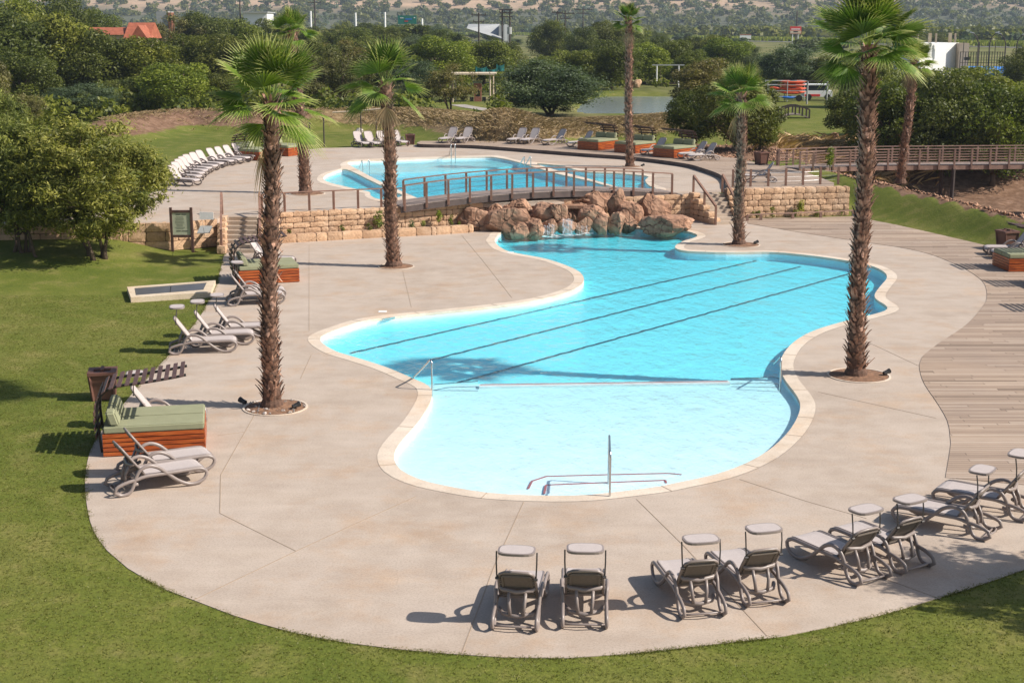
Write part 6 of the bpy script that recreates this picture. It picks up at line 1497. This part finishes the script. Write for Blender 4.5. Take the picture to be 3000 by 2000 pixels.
# grey shed
e = empty('grey_shed', (0, 0, 0), 0, 'grey sheet metal shed with pale sloping roof behind the wood', 'shed'); y0 = 300
xa, xb, xc = [(u - 1500) * y0 / F for u in (1370, 1462, 1492)]; zt_, ze = height_at(xa, y0, 71), height_at(xa, y0, 98); mb = MB()
mb.add([(xa, y0, ze + 1), (xb + 1, y0, ze - 1.3), (xb, y0 + 14, zt_), (xa, y0 + 14, zt_)], [(0, 1, 2, 3)]); mb.build('roof', M['roofgrey'], e)
mb = MB(); mb.box(xa + .2, y0 + .3, 0, xb, y0 + 13.5, ze - 1.5); mb.box(xb, y0 + 2, 0, xc, y0 + 13, zt_ - .3); mb.build('wall', M['roofgrey'], e); bx(e, 'tank', 'white', 1478, 1487, 72, 120, y0 - 1, 1.5)
e = empty('white_shed', (0, 0, 0), 0, 'long white shed just above the treetops at the top left', 'shed'); bx(e, 'wall', 'white', 733, 800, 38, 60, 430, 12, 0); bx(e, 'roof', 'roofgrey', 731, 802, 35, 38.2, 429, 14)
e = empty('chimney_block', (0, 0, 0), 0, 'grey block with a brick chimney above the dark wood at the top left', 'building'); bx(e, 'wall', 'roofgrey', 484, 518, 34, 70, 240, 4, 0); bx(e, 'chimney', 'brick', 517, 527, 37, 72, 239.8, 2, 0)
# red roof house
e = empty('red_roof_house', (0, 0, 0), 0, 'house with orange red tiled roofs showing above the wood at top left', 'house'); y0 = 200
def U(u, y=y0): return (u - 1500) * y / F
zr = height_at(U(380), y0, 70)
def gable(x0, x1, y, dep, ze, zr_, name='roof'):
    mb = MB(); mb.add([(x0, y, ze), (x1, y, ze), (x1, y + dep / 2, zr_), (x0, y + dep / 2, zr_), (x1, y + dep, ze), (x0, y + dep, ze)], [(0, 1, 2, 3), (3, 2, 4, 5), (0, 3, 5), (1, 4, 2)]); mb.build(name, M['roofred'], e)
gable(U(270), U(392), y0 + 1, 6, zr - 1.5, zr - .5); gable(U(385), U(462), y0, 7, zr - 2.0, zr + .15)
mb = MB(); mb.add([(U(418), y0 - 2.2, zr - 1.9), (U(466), y0 - 2.2, zr - 1.9), (U(442), y0 - 2.2, zr - .2), (U(418), y0 + 2, zr - 1.9), (U(466), y0 + 2, zr - 1.9), (U(442), y0 + 2, zr - .2)], [(0, 2, 5, 3), (2, 1, 4, 5), (0, 1, 2)]); mb.build('roof', M['roofred'], e)
mb = MB(); mb.box(U(275), y0 + 1.5, 0, U(455), y0 + 6, zr - 1.6); mb.build('wall', M['tanpaint'], e)
# road signs and billboards
def board(name, label, m, u0, u1, vt, vb, y0, legs=2, strips=(), legm='white', vleg=None):
    e = empty(name, (0, 0, 0), 0, label, 'sign'); p = bx(e, 'panel', m, u0, u1, vt, vb, y0, .3)
    for k in range(legs): u = u0 + (u1 - u0) * ((k + .5) / legs if legs > 1 else .92); bx(e, 'leg', legm, u - 1.2, u + 1.2, vb, 0, y0 + .1, .2, .8)
    for (a, b, c, d, mm) in strips: o = bx(None, 'lettering', mm, u0 + (u1 - u0) * a, u0 + (u1 - u0) * b, vt + (vb - vt) * c, vt + (vb - vt) * d, y0 - .06, .05); o.parent = p
board('road_sign', 'green motorway sign rising above the wood', 'greenboard', 1174, 1227, 46, 71, 420, 1, ((.12, .3, .25, .33, 'white'), (.4, .75, .35, .5, 'blue'), (.35, .55, .62, .72, 'redboard'), (.86, .93, .2, .32, 'white')))
board('billboard', 'red and white billboard beside the road', 'redboard', 2296, 2328, 78, 100, 560, 2, ((.1, .9, .3, .42, 'white'), (.02, .98, .55, .95, 'render'), (.3, .7, .62, .8, 'redboard')))
board('billboard', 'low white board behind the round bushes left of the red billboard', 'white', 2153, 2185, 101, 115, 520, 2, ((.0, 1, .0, .16, 'roofred'),))
# braai shelter
e = empty('picnic_shelter', (0, 0, 0), 0, 'flat white roofed picnic shelter on posts left of the big grey green bush', 'shelter'); y0 = 150
mb = MB(); x0, x1 = U(1322, y0), U(1455, y0); zt_ = height_at(x0, y0, 215); mb.box(x0, y0 - 1.5, zt_ - .12, x1, y0 + 2.5, zt_ + .04); mb.build('roof', M['render'], e)
for u, yy in ((1330, -1.2), (1437, -1.2), (1445, 2.2), (1335, 2.2)): x = U(u, y0); mb = MB(); mb.cyl(x, y0 + yy, zg(x, y0) - .1, zt_ - .12, .09, n=8); mb.build('post', M['tanpaint'], e)
e = empty('brick_barbecue', (0, 0, 0), 0, 'red brick barbecue with side counters under the white roofed shelter', 'barbecue'); x0, x1 = U(1390, y0), U(1412, y0); zb = zg(x0, y0) - .05; mb = MB()
mb.box(x0, y0, zb, x1, y0 + .6, zb + .55); mb.box(x0, y0 + .02, zb + .55, x0 + .15, y0 + .6, zb + 1.2); mb.box(x1 - .15, y0 + .02, zb + .55, x1, y0 + .6, zb + 1.2); mb.box(x0 - .02, y0, zb + 1.2, x1 + .02, y0 + .62, zb + 1.9); mb.build('brick_body', M['brick'], e)
mb = MB(); mb.box(x0 - .45, y0 + .05, zb, x0 - .05, y0 + .5, zb + .5); mb.box(x1 + .05, y0 + .05, zb, x1 + .45, y0 + .5, zb + .5); mb.box(x0 + .15, y0 + .3, zb + .56, x1 - .15, y0 + .6, zb + 1.19); mb.build('counter', M['black'], e)
# shade nets
e = empty('shade_net', (0, 0, 0), 0, 'teal shade netting strung behind the picnic shelter', 'netting')
for u0, u1, vt, vb in ((1395, 1428, 195, 214), (1455, 1478, 188, 210), (1428, 1456, 200, 212)):
    xa, xb = U(u0, 158), U(u1, 158); mb = MB(); n_ = 8; vs = []
    for i in range(n_ + 1):
        t = i / n_; sag = .18 * 4 * t * (1 - t); vs += [(xa + (xb - xa) * t, 158 + .1 * sin(i), height_at(xa, 158, vb) + .0), (xa + (xb - xa) * t, 158, height_at(xa, 158, vt) - sag), (xa + (xb - xa) * t, 158.04, height_at(xa, 158, vt) - sag)]
    mb.add(vs, [(3 * i, 3 * i + 3, 3 * i + 4, 3 * i + 1) for i in range(n_)] + [(3 * i + 1, 3 * i + 4, 3 * i + 5, 3 * i + 2) for i in range(n_)]); mb.build('net', M['tealnet'], e)
# lamp posts on the lawn
for lb, u, vt, vb, z in (('slim dark lamp post by the path left of the big bush', 1452, 245, 330, 1.1), ('thin dark post in front of the earth bank, left of the middle palm', 1058, 330, 397, ZT), ('second thin dark post in front of the bank, just left of the middle palm', 1103, 335, 405, ZT), ('thin dark post on the lawn between the two left palms', 950, 345, 428, ZT), ('short thin post on the lawn behind the left daybeds', 908, 362, 408, ZT)):
    x, y = P(u, vb, z); z0 = zg(x, y); e = empty('lamp_post', (x, y, z0 - .05), 0, lb, 'lamp post', 'thin dark posts on the lawn'); h = height_at(x, y, vt) - z0; mb = MB(); mb.cyl(0, 0, 0, h, .045, n=8); mb.build('post', M['poledark'], e); mb = MB(); mb.cyl(0, 0, h, h + .12, .09, .05, n=8); mb.build('lamp_head', M['poledark'], e)
e = empty('pipe_rail', (0, 0, 0), 0, 'long pale pipe rail on top of the left earth bank', 'rail'); y0 = 110; mb = MB(); mb.tube([(U(980, y0), y0, height_at(0, y0, 330)), (U(1050, y0), y0, height_at(0, y0, 326)), (U(1120, y0), y0, height_at(0, y0, 319))], .06, 8); mb.build('pipe', M['tanpaint'], e)
# swing frame
e = empty('swing_frame', (0, 0, 0), 0, 'white post swing frame on the lawn beyond the pond', 'swing frame'); y0 = 185; zt_ = height_at(U(1950, y0), y0, 191)
mb = MB(); mb.bar((U(1903, y0), y0, zt_), (U(1996, y0), y0, zt_), .16, .14); mb.build('beam', M['roofgrey'], e)
for u in (1917, 1980): mb = MB(); mb.cyl(U(u, y0), y0, .9, zt_ - .07, .09, n=8); mb.build('post', M['white'], e)
mb = MB(); mb.bar((U(1925, y0), y0, 1.55), (U(1975, y0), y0, 1.55), .5, .06); [mb.tube([(U(u, y0), y0, 1.55), (U(u, y0), y0, zt_)], .015, 4) for u in (1928, 1972)]; mb.build('swing_seat', M['darkwood'], e)
boulder('orange brown boulder on the lawn beyond the pond', 1866, 258, 1.1, 30, 24, 120, .8, None, m='sandstone')
boulder('grey boulder at the foot of the left earth bank', 1050, 392, ZT, 26, 14, 121, .8, None, m='pebble'); boulder('pale boulder behind the second orange daybed', 1872, 388, ZT, 24, 16, 122, .8, None, m='pebble'); boulder('flat brown boulder in the riverbed by the brush heap', 2446, 405, 1.1, 24, 14, 123)
# kayak trailer and vehicles
y0 = 150; zb = 1.08
e = empty('kayak_trailer', (0, 0, 0), 0, 'white tube trailer frame carrying the kayaks beyond the small bridge', 'trailer'); mb = MB(); xa, xb = U(2238, y0), U(2352, y0)
for x in (xa, (xa + xb) / 2, xb):
    for yy in (y0, y0 + 1.4): mb.tube([(x, yy, zb), (x, yy, zb + 2.15)], .05, 6)
for z in (.5, 1.1, 1.7, 2.12):
    for yy in (y0, y0 + 1.4): mb.tube([(xa, yy, zb + z), (xb, yy, zb + z)], .035, 6)
mb.build('frame', M['roofgrey'], e)
for x in (xa + .8, xb - .8): mb = MB(); mb.tube([(x, y0 - .1, zb + .35), (x, y0 + .1, zb + .35)], .34, 14); mb.build('wheel', M['black'], e)
def kayak(label, x, y, z, rz, L, m='kayak'):
    mb = MB(); n_ = 14; vs = []; m_ = 10
    for i in range(n_ + 1):
        t = i / n_ * 2 - 1; w_ = .30 * max(.03, (1 - abs(t) ** 2.4)); hh = .17 * max(.1, 1 - abs(t) ** 3)
        for j in range(m_): a = 2 * pi * j / m_; vs.append((t * L / 2, cos(a) * w_, sin(a) * hh + .10 * t * t))
    fs = [(i * m_ + j, (i + 1) * m_ + j, (i + 1) * m_ + (j + 1) % m_, i * m_ + (j + 1) % m_) for i in range(n_) for j in range(m_)]; mb.add(vs, fs); e = empty('kayak', (x, y, z), rz, label, 'kayak', 'kayaks on the trailer'); mb.build('hull', M[m], e, smooth=True)
    mb = MB(); mb.cyl(0, 0, .12, .19, .22, .2, 12); o = mb.build('cockpit', M['black'], e); o.scale = (1.6, 1, 1)
k = 0
for row in range(4):
    for col in range(2):
        kayak(f"orange kayak, {ORD[row]} from the top, {'front' if col == 0 else 'back'} stack on the trailer", xb - 1.35 - (row % 2) * .1, y0 + .35 + col * .7, zb + 1.98 - row * .36, .04, 2.9)
kayak('short orange kayak alone on the left of the trailer', xa + 1.1, y0 + .5, zb + 1.35, .3, 1.8); kayak('blue kayak under the orange ones on the trailer', xb - 1.7, y0 + .2, zb + .42, .1, 2.2, 'blue')
e = empty('parked_van', (U(2385, 153), 153, zb), 0, 'low white and red vehicle parked right of the kayaks', 'vehicle'); mb = MB(); mb.box(-1.5, 0, .35, 1.5, 1.8, 1.0); mb.build('body', M['white'], e); mb = MB(); mb.box(-1.3, .1, 1.0, 1.1, 1.7, 1.55); mb.build('cabin', M['glass'], e); mb = MB(); mb.box(-1.5, -.03, .4, .2, -.005, .62); mb.build('stripe', M['redboard'], e)
mb = MB(); mb.box(-1.35, .05, 1.55, 1.15, 1.75, 1.66); mb.build('roof', M['white'], e)
for x in (-1, 1): mb = MB(); mb.tube([(x, -.05, .32), (x, .15, .32)], .32, 14); mb.build('wheel', M['black'], e)
e = empty('timber_arch', (0, 0, 0), 0, 'dark timber gate frame beside the parked vehicle', 'gate frame'); y1 = 146; mb = MB(); mb.bar((U(2353, y1), y1, zb + 2.3), (U(2412, y1), y1, zb + 2.2), .12, .14); mb.build('beam', M['poledark'], e)
for u in (2353, 2410): mb = MB(); mb.cyl(U(u, y1), y1, zb - .1, zb + 2.25, .09, n=8); mb.build('post', M['roofgrey'], e)
# small garden bridge
e = empty('garden_bridge', (0, 0, 0), 0, 'small dark arched garden bridge below the kayaks', 'bridge'); y1 = 124; xa, xb = U(2280, y1), U(2362, y1)
for yy in (y1, y1 + 1.3):
    tp = [(xa + (xb - xa) * i / 12, yy, zg(xa, y1) + .75 + .35 * sin(pi * i / 12)) for i in range(13)]; mb = MB(); [mb.bar(a, b, .1, .12) for a, b in zip(tp[:-1], tp[1:])]; mb.build('handrail', M['poledark'], e)
    for i in (0, 3, 6, 9, 12): mb = MB(); mb.bar((tp[i][0], yy, tp[i][2] - .75), tp[i], .12, .12, up=(0, 1, 0)); mb.build('post', M['poledark'], e)
mb = MB(); tp = [(xa + (xb - xa) * i / 12, y1 + .65, zg(xa, y1) + .05 + .3 * sin(pi * i / 12)) for i in range(13)]; [mb.bar(a, b, 1.4, .1) for a, b in zip(tp[:-1], tp[1:])]; mb.build('deck_boards', M['greywood'], e)

# ================================================================== haze
mb = MB(); mb.box(-1600, -30, -9, 1600, 3250, 380); hz = tag(mb.build('haze', M['white']), 'thin blue morning haze filling the air over the plain', 'haze', kind='stuff')
m = bpy.data.materials.new('haze'); m.use_nodes = True; n = m.node_tree; n.nodes.clear(); out = n.nodes.new('ShaderNodeOutputMaterial'); pv = n.nodes.new('ShaderNodeVolumePrincipled')
pv.inputs['Color'].default_value = (0.70, 0.83, 1.0, 1); pv.inputs['Density'].default_value = 0.00015; pv.inputs['Anisotropy'].default_value = 0.1; n.links.new(pv.outputs[0], out.inputs[1]); hz.data.materials[0] = m
